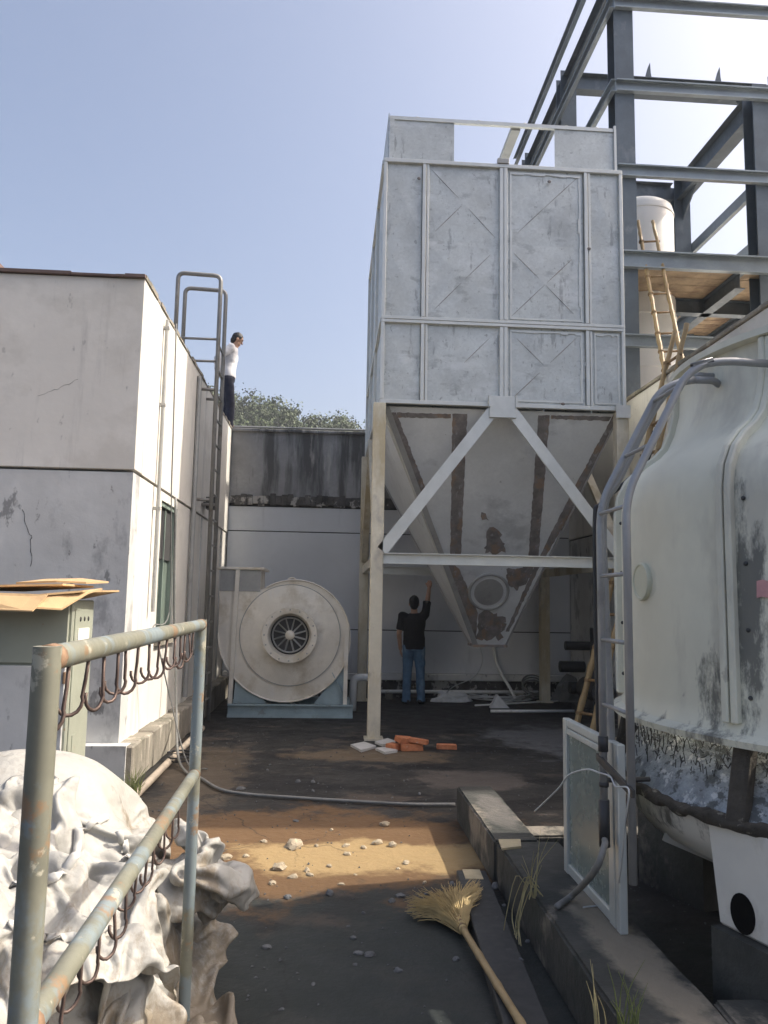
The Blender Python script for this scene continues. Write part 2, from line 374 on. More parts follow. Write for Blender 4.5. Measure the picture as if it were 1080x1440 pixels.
def hill_z(x, y):
    return 33*math.exp(-((x+32)/95)**2)*math.exp(-((y-140)/45)**2)+1.5*noise.noise(V((x*.05, y*.05, 0)))
mb = MB(); nx, ny = 50, 30
for j in range(ny+1):
    for i in range(nx+1):
        x = -200+i*8; y = 45+j*8; mb.v.append(V((x, y, max(-1, hill_z(x, y)-1.2))))
mb.f = [(j*(nx+1)+i, j*(nx+1)+i+1, (j+1)*(nx+1)+i+1, (j+1)*(nx+1)+i) for j in range(ny) for i in range(nx)]
tag(mb.build('hill', 'hill_earth', smooth='all'), kind='structure')
mb = MB(); rs = random.Random(3)
for k in range(400):
    x = rs.uniform(-48, 24); y = rs.uniform(98, 146); z = hill_z(x, y)-1
    h = rs.uniform(3.6, 7.5); wd = h*rs.uniform(.3, .48)
    mb.tube([(x, y, z), (x, y, z+h*.8)], [.14, .05], 5)
    lobes = [(rs.uniform(-.5, .5)*wd, rs.uniform(-.5, .5)*wd, h*rs.uniform(.4, .95), wd*rs.uniform(.35, .7)) for _ in range(7)]
    for lx, ly, lz, lr in lobes:
        for q in range(44):
            d = V((rs.gauss(0, 1), rs.gauss(0, 1), rs.gauss(0, .75))).normalized()*lr*rs.uniform(.6, 1.05)
            p = V((x+lx, y+ly, z+lz))+d
            n = (d.normalized()+V((rs.uniform(-.7, .7), rs.uniform(-.7, .7), rs.uniform(-.3, .8)))).normalized()
            a = n.orthogonal().normalized()*rs.uniform(.1, .24); b = n.cross(a).normalized()*rs.uniform(.1, .24)
            mb.add([p-a-b, p+a-b*.4, p+a*.6+b, p-a*.7+b*.8], [(0, 1, 2, 3)])
tag(mb.build('hillside_wood', 'leaf', org=(0, 120, 25)), 'dense green wood on the far hill behind the stained wall', 'wood', kind='stuff')

# ------------------------------------------------------------------ building on the left
XL, YF, YB = -1.78, 6.95, 13.2
b = thing('building', (-3, 8, 0), 'cream rendered building with roof ladder, downpipe and tall narrow window', 'building')
mb = MB().box(-9, XL, YF, YF+.24, 0, 2.69)
mb.build('wall_panel', 'blue_grey_paint', b)
mb = MB().box(XL-.24, XL, YF+.24, 8.15, 0, 2.69).box(XL-.24, XL, 8.98, 16, 0, 2.69)
mb.box(XL-.24, XL, 8.15, 8.98, 0, 1.15).box(XL-.24, XL, 8.15, 8.98, 2.6, 2.69).build('wall_panel', 'cream_paint', b)
MB().box(-9, XL+.015, YF-.015, YF+.24, 2.712, 4.48).build('wall_panel', 'cream_paint', b, bevel=.006)
MB().box(XL-.24, XL+.015, YF+.243, 16, 2.712, 4.48).build('wall_panel', 'cream_paint', b)
MB().box(-8.8, XL-.05, YF+.1, 15.9, 2.0, 2.71).build('floor_slab', 'groove', b)
MB().box(-8.8, XL-.2, YF+.2, 16, 4.2, 4.44).build('roof', 'roof_grey', b)
MB().box(-8.8, -8.6, YF+.3, 15.9, 0, 4.2).build('wall_panel', 'cream_paint', b)
mb = MB()
rs = random.Random(5)
for i in range(40):                                          # weathered parapet edge along the roof
    y0 = YF-.02+i*.16
    mb.box(XL-.25, XL+.02+rs.uniform(0, .012), y0, y0+.17, 4.478, 4.478+rs.uniform(.012, .05))
mb.build('coping', 'plinth', b)
for x0, x1, h in ((-9, -3.05, .075), (-3.06, -2.42, .03), (-2.43, -1.95, .018), (-1.94, -1.76, .03)):
    MB().box(x0, x1, YF-.05, YF+.6, 4.484, 4.484+h).build('roof_sheet', 'roof_red', b)
f = MB().box(XL-.13, XL-.02, 8.15, 8.2, 1.15, 2.6).box(XL-.13, XL-.02, 8.93, 8.98, 1.15, 2.6).box(XL-.13, XL-.02, 8.2, 8.93, 1.15, 1.2).box(XL-.13, XL-.02, 8.2, 8.93, 2.55, 2.6).box(XL-.12, XL-.04, 8.54, 8.58, 1.2, 2.55)
wd = f.build('window', 'window_frame', b)
MB().box(XL-.09, XL-.075, 8.2, 8.54, 1.2, 2.55).build('pane', 'window_glass', wd)
MB().box(XL-.09, XL-.075, 8.58, 8.93, 1.2, 2.55).build('pane', 'window_glass', wd)
MB().box(XL-.02, XL+.05, 8.1, 9.03, 1.1, 1.148).build('window_sill', 'plinth', wd)
# plinth with a worn stepped edge
mb = MB()
for i in range(24):
    y0 = YF-.12+i*.27; mb.box(XL-.05, XL+.15+rs.uniform(-.008, .008), y0, y0+.272, 0, .33+rs.uniform(-.012, .012))
mb.build('plinth', 'plinth', b, bevel=.012)
MB().box(-3.6, XL+.1, YF-.14, YF+.02, 0, .345).build('plinth', 'blue_grey_paint', b)
dp = MB().tube(rounded([(XL+.05, 7.76, 4.4), (XL+.05, 7.76, 1.45)], .02), .019, 10).build('downpipe', 'galv_dull', b, smooth=True)
for z in (2.45, 3.5, 4.3): MB().box(XL, XL+.072, 7.735, 7.785, z, z+.03).build('pipe_clip', 'galv_dull', dp)
MB().tube([(XL+.045, 9.75, 4.4), (XL+.045, 9.75, .4)], .03, 10).build('downpipe', 'galv_dull', b, smooth=True)
for y in (10.6, 11.6, 12.5): MB().box(XL, XL+.012, y, y+.035, .36, 2.68).build('rib', 'blue_grey_paint', b)
def crack(pts, Y, w_=.0032):
    P = []
    for i in range(len(pts)-1):
        for k in range(6):
            t = k/6; P.append(onY(pts[i][0]+(pts[i+1][0]-pts[i][0])*t+rnd(-2, 2), pts[i][1]+(pts[i+1][1]-pts[i][1])*t+rnd(-2, 2), Y))
    return MB().tube(P, [w_*rnd(.4, 1.2) for _ in P], 4)
crack([(32, 718), (40, 745), (44, 760), (45, 805)], YF-.001).build('crack', 'groove', b)
crack([(54, 557), (80, 546), (116, 530)], YF-.016, .0018).build('crack', 'groove', b)
tg = thing('weed', (-1.55, 6.5, 0), 'grass tuft growing at the foot of the worn plinth', 'weed')

# ------------------------------------------------------------------ stained building at the back
b = thing('building', (1, 14, 0), 'grey back building with stained parapet and black mouldy band', 'building')
MB().box(XL+.02, 4.13, YB+.04, YB+7, 0, 4.40).build('core_wall', 'groove', b)
for z0, z1 in ((.405, 1.105), (1.122, 2.735), (2.752, 3.16)):
    mb = MB(); xs = [XL+.016, 4.12]
    mb.box(xs[0], xs[1], YB, YB+.06, z0, z1); mb.build('wall_panel', 'back_paint', b, bevel=.004)
mb = MB(); rs = random.Random(8)
for i in range(60):
    x0 = XL+.018+i*.0985; mb.box(x0, x0+.0985, YB-.02-rs.uniform(0, .03), YB+.06, 3.17+rs.uniform(0, .05), 3.36+rs.uniform(-.03, .03))
mb.build('ledge', 'black_mould', b, bevel=.008)
MB().box(XL+.018, 4.12, YB+.005, YB+.2, 3.33, 4.45).build('parapet', 'stained_concrete', b)
mb = MB()
for i in range(12):
    x0 = XL+.018+i*.49; mb.box(x0, x0+.487, YB-.05, YB+.3, 4.453, 4.495+rs.uniform(0, .012))
mb.build('coping', 'stained_concrete', b, bevel=.01)
MB().tube([(XL+.05, YB-.02, 4.53), (4.1, YB-.02, 4.55)], .018, 8).build('roof_pipe', 'galv_dull', b, smooth=True)
MB().box(XL+.02, 4.12, YB-.06, YB+.03, .29, .40).build('sill', 'blue_grey_paint', b, bevel=.01)
MB().box(XL+.02, 4.12, YB+.01, YB+.035, 0, .29).build('skirting', 'black_mould', b)
MB().box(XL-.3, 4.13, YB+.2, YB+7, 4.40, 4.44).build('roof', 'roof_grey', b)

# ------------------------------------------------------------------ building on the right
XR = 4.13
b = thing('building', (6, 8, 0), 'cream building carrying the grey steel frame on its roof', 'building')
MB().box(XR, 12, 6.05, YB+7, 0, 2.69).build('wall_panel', 'blue_grey_paint', b)
MB().box(XR-.015, 12, 6.035, YB+7, 2.712, 4.46).build('wall_panel', 'cream_paint', b, bevel=.006)
MB().box(XR+.02, 11.9, 6.3, YB+6.9, 2.6, 2.8).build('floor_slab', 'groove', b)
mb = MB()
for i in range(14): mb.box(XR-.04, XR+.25, 6.03+i*.5, 6.03+i*.5+.497, 4.463, 4.51+rs.uniform(0, .01))
mb.build('coping', 'plinth', b, bevel=.01)
MB().box(5.75, 12, 6.05, 9.3, 4.465, 7.55).build('added_shade_block', 'cream_paint', b, bevel=.01)  # added unseen wing, placed only to shade the far yard floor

# ================================================================== DUST COLLECTOR
X0, X1, Y0, Y1 = .535, 3.604, 9.2, 12.85
ZB, ZM, ZT, ZP = 3.99, 5.05, 7.15, 7.75
D = thing('dust_collector', (2.07, 11, 0), 'galvanised box dust collector on tall legs with pyramid hopper', 'dust collector')
def panel(ax, u0_, u1_, z0, z1, pos, sg, rows):
    """cross-broken sheet: shallow pyramids; ax 'x' = sheet facing -Y, ax 'y' = sheet facing -X"""
    mb = MB(); g = .004
    def P(u, z, d): return (u, pos+sg*d, z) if ax == 'x' else (pos+sg*d, u, z)
    for r in range(rows):
        a = z0+(z1-z0)*r/rows; c = z0+(z1-z0)*(r+1)/rows
        um, zm = (u0_+u1_)/2+rnd(-.02, .02), (a+c)/2
        mb.add([P(u0_+g, a, 0), P(u1_-g, a, 0), P(u1_-g, c, 0), P(u0_+g, c, 0), P(um, zm, .012)], [(0, 1, 4), (1, 2, 4), (2, 3, 4), (3, 0, 4)])
        mb.add([P(u0_+g, a, -.01), P(u1_-g, a, -.01), P(u1_-g, c, -.01), P(u0_+g, c, -.01)], [(3, 2, 1, 0)])
    return mb
def creases(ax, u0_, u1_, z0, z1, pos, sg, rows):
    mb = MB()
    for r in range(rows):
        a = z0+(z1-z0)*r/rows; c = z0+(z1-z0)*(r+1)/rows; um, zm = (u0_+u1_)/2, (a+c)/2
        for cu_, cz in ((u0_, a), (u1_, a), (u1_, c), (u0_, c)):
            t0 = rnd(.0, .15); t1 = rnd(.65, .92)
            if random.random() < .2: continue
            def Q(t):
                return (um+(cu_-um)*t, pos+sg*(.012*(1-t)+.001), zm+(cz-zm)*t)
            mb.tube([Q(t0), Q((t0+t1)/2), Q(t1)], [.0015, .004, .0015], 4)
    return mb
cols = [X0, 1.05, 2.062, 3.126, X1]
for i in range(4):
    for z0, z1, rows in ((ZM+.03, ZT-.03, 2), (ZB+.03, ZM-.03, 1)):
        u0_, u1_ = cols[i]+.025, cols[i+1]-.025
        p = panel('x', u0_, u1_, z0, z1, Y0+.02, -1, rows).build('panel', 'galvanised', D)
        if i in (1, 2): creases('x', u0_, u1_, z0, z1, Y0+.02, -1, rows).build('crease', 'bare_steel', p)
# trims: angle bars between the panels
def trim(u, z0, z1, w_=.05, d=.03): MB().box(u-w_/2, u+w_/2, Y0-d+.01, Y0+.03, z0, z1).build('trim_bar', 'trim', D, bevel=.004)
for u in cols[1:-1]:
    for z0, z1 in ((ZB+.05, ZM-.045), (ZM+.045, ZT-.045)):
        if u == cols[2]: trim(u-.0255, z0, z1); trim(u+.0255, z0, z1, .045, .034)
        else: trim(u, z0, z1, .045); trim(u+.046, z0, z1, .03, .02)
for u in (X0+.022, X1-.022): trim(u, ZB+.05, ZT-.045, .044)
for z, h in ((ZB+.022, .05), (ZM-.022, .04), (ZM+.022, .04), (ZT-.02, .05)):
    MB().box(X0, X1, Y0-.024-.004*h, Y0+.03, z-h/2, z+h/2).build('trim_bar', 'trim', D, bevel=.004)
# inner frames around the two sealed middle panels
for (a, c, z0, z1) in ((cols[2]+.085, cols[3]-.06, ZM+.07, ZT-.08), (cols[2]+.085, cols[3]-.06, ZB+.08, ZM-.07), (cols[3]+.09, cols[4]-.07, ZB+.08, ZM-.07)):
    mb = MB(); y = Y0+.012; k = .018
    for q in range(10):
        t0, t1 = q/10, (q+1)/10
        mb.box(a+(c-a)*t0, a+(c-a)*t1, y-rnd(.004, .008), y+.01, z1-k-rnd(0, .02), z1).box(a+(c-a)*t0, a+(c-a)*t1, y-rnd(.004, .008), y+.01, z0, z0+k+rnd(0, .01))
        mb.box(a, a+k+rnd(0, .01), y-rnd(.003, .007), y+.01, z0+(z1-z0)*t0, z0+(z1-z0)*t1).box(c-k-rnd(0, .02), c, y-rnd(.003, .007), y+.01, z0+(z1-z0)*t0, z0+(z1-z0)*t1)
    mb.build('sealant_bead', 'trim', D)
for zz, xx in ((6.08, cols[3]+.03), (6.95, 2.65), (4.05, 2.8), (6.9, .98)): MB().ell((xx, Y0-.02, zz), (.025, .012, .02), 8, 6).build('weld_scar', 'bare_steel', D)
# sides, back, top, bottom
ys = [Y0+.02, 10.4, 11.6, Y1-.02]
for i in range(3):
    for z0, z1, rows in ((ZM+.03, ZT-.03, 2), (ZB+.03, ZM-.03, 1)):
        panel('y', ys[i]+.02, ys[i+1]-.02, z0, z1, X0+.02, -1, rows).build('panel', 'galvanised', D)
        panel('y', ys[i]+.02, ys[i+1]-.02, z0, z1, X1-.02, 1, rows).build('panel', 'galvanised', D)
for yy in ys[1:-1]+[Y1-.03]:
    MB().box(X0-.022, X0+.03, yy-.03, yy+.03, ZB, ZT).build('trim_bar', 'trim', D, bevel=.004)
for z in (ZB+.02, ZM, ZT-.02): MB().box(X0-.018, X0+.03, Y0+.035, Y1-.06, z-.03, z+.03).build('trim_bar', 'trim', D, bevel=.004)
MB().box(X0+.03, X1-.03, Y1-.03, Y1, ZB, ZT).build('panel', 'galvanised', D)
MB().box(X0+.03, X1-.03, Y0+.035, Y1-.035, ZT-.06, ZT-.02).build('top_plate', 'galvanised', D)
# raised collar with its open middle bay
def plate(a, b_, c, d_, e, f_, nm='collar_sheet'): return MB().box(a, b_, c, d_, e, f_).build(nm, 'galvanised', D)
plate(.60, 1.43, Y0+.03, Y0+.04, ZT+.006, ZP-.05); plate(2.74, 3.54, Y0+.03, Y0+.04, ZT+.006, ZP-.05)
MB().box(.6, 3.54, Y0+.015, Y0+.06, ZP-.047, ZP).build('collar_rail', 'trim', D)
plate(.585, .597, Y0+.03, Y1-.1, ZT+.006, ZP+.04); plate(3.545, 3.557, Y0+.03, Y1-.1, ZT+.006, ZP)
MB().box(3.515, 3.543, Y0+.0, Y0+.029, ZT+.006, ZP+.03).build('collar_post', 'trim', D)
MB().box(.600, .66, Y0+.0, Y0+.029, ZT+.006, ZP-.05).build('collar_post', 'galvanised', D)
MB().bar((2.24, Y0+.07, ZP-.04), (2.24, Y1-.1, ZP-.04), .12, .06).build('collar_rail', 'galv_dull', D)
MB().box(.6, 3.54, Y1-.1, Y1-.06, ZP-.06, ZP).build('collar_rail', 'galv_dull', D)
MB().box(1.98, 2.13, Y0-.04, Y0+.02, ZT+.006, ZT+.075).build('lifting_lug', 'galv_dull', D, bevel=.005)
for xx in (.95, 1.75, 2.35, 2.9, 3.3): MB().ell((xx, Y0+.04, ZP+.005), (.03, .02, .016), 8, 6).build('weld_scar', 'galv_dull', D)
# legs and bracing
LX = (.535, 3.545); LY = (Y0+.03, Y1-.08)
for x in LX:
    for y in LY:
        MB().box(x-.075, x+.075, y-.075, y+.075, .02, ZB-.005).build('leg', 'leg_steel', D, bevel=.008)
        MB().box(x-.11, x+.11, y-.11, y+.11, 0, .022).build('foot_plate', 'leg_steel', D)
zb = 2.1
for y in LY: MB().section((LX[0]+.076, y-.05, zb), (LX[1]-.076, y-.05, zb), [(-.03, -.065), (.05, -.065), (.05, -.055), (-.018, -.055), (-.018, .055), (.05, .055), (.05, .065), (-.03, .065)], (0, 0, 1)).build('tie_beam', 'trim', D)
for x in LX: MB().bar((x, LY[0]+.076, zb), (x, LY[1]-.076, zb), .06, .12).build('tie_beam', 'leg_steel', D)
xc = (LX[0]+LX[1])/2
for y in LY:
    for s_ in (-1, 1):
        MB().bar((xc+s_*.12, y-.06, ZB-.06), (LX[0 if s_ < 0 else 1]-s_*.06, y-.06, zb+.09), .14, .03, (0, 1, 0)).build('brace', 'trim', D)
MB().box(xc-.165, xc+.165, Y0-.075, Y0-.062+.02, ZB-.15, ZB+.12).build('gusset', 'trim', D, bevel=.004)
for s_ in (-1, 1): MB().box(xc+s_*.165-.012, xc+s_*.165+.012, Y0-.095, Y0-.03, ZB-.02, ZB+.125).build('gusset_rib', 'trim', D)
for x in LX:
    for s_ in (0, 1):
        MB().bar((x, (LY[0]+LY[1])/2, ZB-.1), (x, LY[s_], zb+.08), .05, .1, (1, 0, 0)).build('brace', 'leg_steel', D)
MB().box(LX[1]-.09, LX[1]+.09, Y0-.07, Y0-.046, ZB-.1, ZB+.06).build('gusset', 'trim', D)
# hopper
ht = [V((.62, Y0+.07, ZB-.02)), V((3.53, Y0+.07, ZB-.02)), V((3.53, Y1-.05, ZB-.02)), V((.62, Y1-.05, ZB-.02))]
hb = [V((2.03, 10.85, 1.02)), V((2.45, 10.85, 1.02)), V((2.45, 11.27, 1.02)), V((2.03, 11.27, 1.02))]
hc = V((2.1, 11.05, 2.6))
HOP = MB()
plates = []
for i in range(4):
    j = (i+1) % 4; n = (ht[j]-ht[i]).cross(hb[i]-ht[i]).normalized()
    if n.dot(ht[i]-hc) < 0: n = -n
    plates.append(MB().prism([ht[i], ht[j], hb[j], hb[i]], -n*.008).build('hopper_plate', 'hopper_sheet', D))
    if i == 0: hn = n
    MB().bar(ht[i]+n*.012, hb[i]+n*.012, .07, .012, n).build('edge_angle', 'galv_dull', D)
    if i == 3:
        for t in (.06, .11):
            MB().bar(ht[0]+(ht[3]-ht[0])*t+n*.012, hb[0]+(hb[3]-hb[0])*t+n*.012, .05, .02, n).build('edge_angle', 'trim', D)
MB().box(2.0, 2.48, 10.82, 11.3, .985, 1.019).build('outlet_flange', 'bare_steel', D)
def bare_or_shade(pts, jit=.6, off=.004, mt='bare_steel'):
    P = []; k = len(pts)
    for i in range(k):
        (x0, y0), (x1, y1) = pts[i], pts[(i+1) % k]; L_ = math.hypot(x1-x0, y1-y0); n_ = max(1, int(L_/4))
        for q in range(n_):
            t = q/n_; P.append((x0+(x1-x0)*t+(rnd(-jit, jit) if q else 0), y0+(y1-y0)*t+(rnd(-jit, jit) if q else 0)))
    W = [onP(x, y, ht[0], hn) for x, y in P]
    return MB().prism([p+hn*off for p in W], -hn*(off-.001)).build('bare_strip', mt, plates[0])
bare_or_shade([(636, 582), (657, 582), (648, 783), (633, 783)]); bare_or_shade([(757, 584), (773, 584), (757, 783), (743, 783)])
bare_or_shade([(549, 580), (557, 580), (600, 690), (598, 712), (622, 782), (646, 800), (672, 862), (669, 898), (664, 896), (610, 745)], .8)
bare_or_shade([(862, 584), (870, 584), (830, 668), (806, 716), (757, 800), (716, 888), (711, 888), (750, 800), (800, 700), (848, 610)], .8)
bare_or_shade([(672, 870), (684, 858), (699, 862), (711, 868), (706, 897), (669, 899)], 4, .006)
bare_or_shade([(712, 800), (750, 796), (739, 822), (728, 830), (714, 822)], 3, .006)
bare_or_shade([(684, 748), (694, 741), (703, 748), (711, 777), (682, 778)], 2.5, .006)
bare_or_shade([(677, 720), (683, 722), (688, 732), (678, 731)], 1.5, .006)
bare_or_shade([(558, 580), (634, 582), (634, 588), (558, 587)], .7, .005); bare_or_shade([(775, 584), (860, 586), (856, 592), (775, 589)], .7, .005)  # shadow under the hopper's top edge, painted as dark strips in steel colour
cm = onP(687, 832, ht[0], hn); a = V((1, 0, 0)); a = (a-hn*a.dot(hn)).normalized(); c_ = hn.cross(a)
ring = lambda r, d: [cm+hn*d+(a*math.cos(t*math.pi/16)+c_*math.sin(t*math.pi/16))*r for t in range(32)]
mh = MB().tube(ring(.265, .01), .022, 8, True).build('manhole_ring', 'galv_dull', D, smooth=True)
MB().prism(ring(.25, .004), hn*.012).build('manhole_cover', 'hopper_sheet', mh)
MB().prism(ring(.2, .017), hn*.004).build('manhole_dish', 'galv_dull', mh)

# ================================================================== CENTRIFUGAL FAN
FY0, FY1 = 10.97, 11.75; fc = V((-.55, FY0, 1.11))
FN = thing('centrifugal_fan', (-.55, 11.3, 0), 'large cream centrifugal blower with round inlet on grey steel base', 'fan')
poly = [V((-.99, 0, 1.72))]
for k in range(37):
    ph = math.radians(-28+298*k/36); r = .735+.255*(math.degrees(ph)+28)/298
    if k == 36: r = .99
    poly.append(V((fc.x+r*math.sin(ph), 0, fc.z+r*math.cos(ph))))
poly += [V((-1.54, 0, 2.0)), V((-.99, 0, 2.0))]
pf = [V((p.x, FY0, p.z)) for p in poly]
MB().prism(pf, (0, FY1-FY0, 0)).build('scroll_housing', 'fan_sheet', FN, smooth=True)
rim = [V((p.x, FY0-.012, p.z)) for p in poly[1:38]]
MB().tube(rim, .012, 6).build('scroll_rim', 'fan_sheet', FN, smooth=True)
MB().lathe([(.25, -.05), (.66, -.022), (.69, -.018), (.695, 0), (.25, 0)], fc, 64, axis='y').build('front_plate', 'fan_sheet', FN, smooth=True)
MB().tube([fc+V((.695*math.cos(t*math.pi/32), -.018, .695*math.sin(t*math.pi/32))) for t in range(64)], .006, 5, True).build('plate_seam', 'galv_dull', FN)
il = MB().lathe([(.27, -.04), (.265, -.10), (.285, -.155), (.30, -.17), (.375, -.172), (.38, -.15), (.345, -.14), (.33, -.04)], fc, 48, axis='y').build('inlet_flange', 'fan_sheet', FN, smooth=True)
for k in range(16):
    t = 2*math.pi*k/16; MB().ell(fc+V((.345*math.cos(t), -.174, .345*math.sin(t))), (.011, .008, .011), 6, 4).build('bolt', 'galv_dull', il)
MB().lathe([(.0, -.052), (.275, -.052)], fc, 32, axis='y').build('inlet_throat', 'fan_dark', FN)
im = MB()
for k in range(12):
    t = 2*math.pi*k/12; d = V((math.cos(t), 0, math.sin(t))); s_ = V((-math.sin(t), 0, math.cos(t)))
    P = [fc+d*.06+V((0, -.07, 0)), fc+d*.22+s_*.05+V((0, -.10, 0)), fc+d*.22+s_*.065+V((0, -.06, 0)), fc+d*.06+s_*.02+V((0, -.056, 0))]
    im.prism(P, s_*.006)
im.build('impeller', 'galv_dull', FN)
MB().lathe([(0, -.13), (.04, -.13), (.062, -.12), (.065, -.06), (0, -.06)], fc, 24, axis='y').build('hub', 'fan_sheet', FN, smooth=True)
MB().tube([fc+V((.235*math.cos(t*math.pi/20), -.075, .235*math.sin(t*math.pi/20))) for t in range(40)], .012, 6, True).build('throat_ring', 'galv_dull', FN, smooth=True)
for z in (2.0,): MB().box(-1.6, -.93, FY0-.05, FY1+.05, z, z+.035).build('outlet_flange', 'fan_sheet', FN, bevel=.005)
MB().box(-1.545, -.985, FY0-.012, FY0-.001, 1.70, 1.995).build('duct_patch', 'galv_dull', FN)
MB().tube([V((fc.x+.0, FY0+.05, 1.85))+V((.06*math.cos(t*math.pi/8), 0, .05*math.sin(t*math.pi/8))) for t in range(9)], .014, 6).build('lifting_eye', 'fan_sheet', FN, smooth=True)
for y in (FY0-.06, FY1+.02):
    MB().cbeam((-1.36, y, .1), (.34, y, .1), .15, .07, .01).build('base_channel', 'fan_base', FN)
for x in (-1.33, -.5, .28): MB().box(x-.03, x+.03, FY0-.0, FY1+.0, .03, .165).build('base_crossbar', 'fan_base', FN)
MB().box(-1.36, .34, FY0-.14, FY1+.1, .0, .024).build('base_plate', 'fan_base', FN)
def angle(p, q, w_=.055): return MB().section(p, q, [(0, 0), (w_, 0), (w_, .008), (.008, .008), (.008, w_), (0, w_)], (0, 1, 0))
angle((-1.31, FY0-.06, .17), (-1.27, FY0-.06, 2.0)).build('support_post', 'fan_sheet', FN)
angle((.26, FY0-.06, .17), (.26, FY0-.06, 1.2)).build('support_post', 'fan_sheet', FN)
MB().bar((.28, FY0-.03, .17), (.05, FY0+.02, .6), .05, .008).build('stay', 'fan_base', FN)
MB().prism([(.26, FY0+.02, .17), (-.2, FY0+.02, .17), (.22, FY0+.02, .7)], (0, .02, 0)).build('saddle', 'fan_base', FN)
MB().prism([(-1.3, FY0+.02, .17), (-.85, FY0+.02, .17), (-1.27, FY0+.02, .7)], (0, .02, 0)).build('saddle', 'fan_base', FN)
MB().tube([(-.55, FY1-.05, 1.11), (-.55, FY1+.5, 1.11)], .22, 20).build('motor', 'fan_base', FN, smooth=True)
MB().box(-.75, -.35, FY1+.12, FY1+.5, .0, .9).build('motor_stand', 'fan_base', FN)

# ================================================================== STEEL FRAME ON THE ROOF
FR = thing('steel_frame', (6, 12, 4.46), 'dark blue-grey steel frame of columns and beams on the roof', 'steel frame')
AX, BX, EX, R1, R2, R3 = 4.285, 6.46, 8.4, 10.9, 13.65, 16.4
for x, y, zt in ((AX, R1, 12.0), (AX, R2, 11.75), (AX, R3, 11.75), (BX, R1, 9.65), (BX, R2, 9.65), (EX, R2, 11.9), (EX, R1, 12)):
    MB().hbeam((x, y, 4.46), (x, y, zt), .3, .3, .016, .012, (0, 1, 0)).build('column', 'frame_steel', FR)
    MB().box(x-.2, x+.2, y-.2, y+.2, 4.46, 4.485).build('base_plate', 'frame_steel', FR)
for z in (10.84, 9.46, 8.09, 5.45):
    MB().cbeam((AX-.14, R1-.152, z), (9, R1-.152, z), .19, .075, .006).build('girt', 'girt_steel', FR)
for z in (10.84, 9.46, 8.09):
    MB().cbeam((AX-.152, R1-.2, z), (AX-.152, 17, z), .19, .075, .006, sgn=-1).build('girt', 'girt_steel', FR)
MB().hbeam((AX, R1+.15, 11.5), (AX, R3+.2, 11.5), .32, .2).build('beam', 'frame_steel', FR)
MB().cbeam((AX-.16, R1-.4, 12.05), (AX-.16, 17, 11.95), .22, .08, .006, sgn=-1).build('girt', 'girt_steel', FR)
MB().hbeam((AX+.15, R2, 11.6), (EX-.15, R2, 11.6), .34, .2).build('beam', 'frame_steel', FR)
MB().hbeam((AX+.15, R2, 9.45), (BX-.15, R2, 9.45), .34, .2).build('beam', 'frame_steel', FR)
MB().hbeam((BX, R1+.15, 9.45), (BX, R2-.15, 9.45), .4, .22).build('beam', 'frame_steel', FR)
MB().hbeam((EX, R1+.15, 11.6), (EX, R2-.15, 11.6), .4, .22).build('beam', 'frame_steel', FR)
MB().prism([(BX-.012, R2-.15, 9.26), (BX-.012, R2-.75, 9.26), (BX-.012, R2-.15, 8.85)], (.024, 0, 0)).build('haunch', 'frame_steel', FR)
MB().prism([(EX-.15, R2-.012, 11.43), (EX-.75, R2-.012, 11.43), (EX-.15, R2-.012, 11.1)], (0, .024, 0)).build('haunch', 'frame_steel', FR)
for x, z in ((5.9, 11.77), (7.3, 11.77), (4.95, 9.62)):
    MB().prism([(x-.07, R2-.05, z), (x+.07, R2-.05, z), (x+.05, R2-.05, z+.12), (x+.04, R2-.05, z+.34), (x-.01, R2-.05, z+.22)], (0, .02, 0)).build('cleat', 'frame_steel', FR)
for z in (8.35, 7.4): MB().cbeam((BX+.2, R1+.1, z), (BX+.2, R2+.2, z), .19, .075, .006).build('girt', 'girt_steel', FR)
# mezzanine deck
MB().cbeam((AX-.14, R1-.155, 6.69), (9, R1-.155, 6.69), .26, .09, .008).build('deck_beam', 'girt_steel', FR)
MB().hbeam((AX+.15, R1+1.05, 6.5), (EX, R1+1.05, 6.5), .24, .16).build('deck_beam', 'frame_steel', FR)
MB().hbeam((AX+.15, R2, 6.5), (EX-.15, R2, 6.5), .26, .18).build('deck_beam', 'frame_steel', FR)
for x in (6.05, 6.95): MB().hbeam((x, R1-.05, 6.5), (x, R2-.1, 6.5), .24, .16).build('deck_beam', 'frame_steel', FR)
MB().hbeam((AX, R1+.15, 6.5), (AX, R2-.15, 6.5), .24, .16).build('deck_beam', 'frame_steel', FR)
for k in range(4): MB().box(AX-.05+rnd(-.03, .03), 8.3, R1-.05+k*.27, R1-.05+k*.27+.255, 6.63, 6.67+rnd(0, .006)).build('deck_board', 'deck_wood', FR)
for k in range(8):
    y = R1+1.12+k*.2; MB().box(5.98, 7.05+rnd(-.06, .06), y, y+.165, 6.63, 6.66+rnd(0, .006)).build('deck_board', 'deck_wood', FR)
# ---- tank
T = thing('storage_tank', (5.07, 12.2, 4.46), 'tall white cylindrical tank standing inside the steel frame', 'tank')
MB().lathe([(0, 4.46), (.55, 4.46), (.55, 8.16), (.53, 8.24), (.45, 8.3), (.25, 8.33), (0, 8.34)], (5.07, 12.2, 0), 48).build('tank_shell', 'tank', T, smooth=True)
for z in (5.4, 6.3, 7.2, 8.1): MB().lathe([(.551, z-.02), (.562, z-.015), (.562, z+.015), (.551, z+.02)], (5.07, 12.2, 0), 48).build('seam_band', 'tank', T, smooth=True)
MB().tube([(5.07, 12.2, 8.32), (5.07, 12.2, 8.45)], .09, 12).build('tank_neck', 'tank', T, smooth=True)

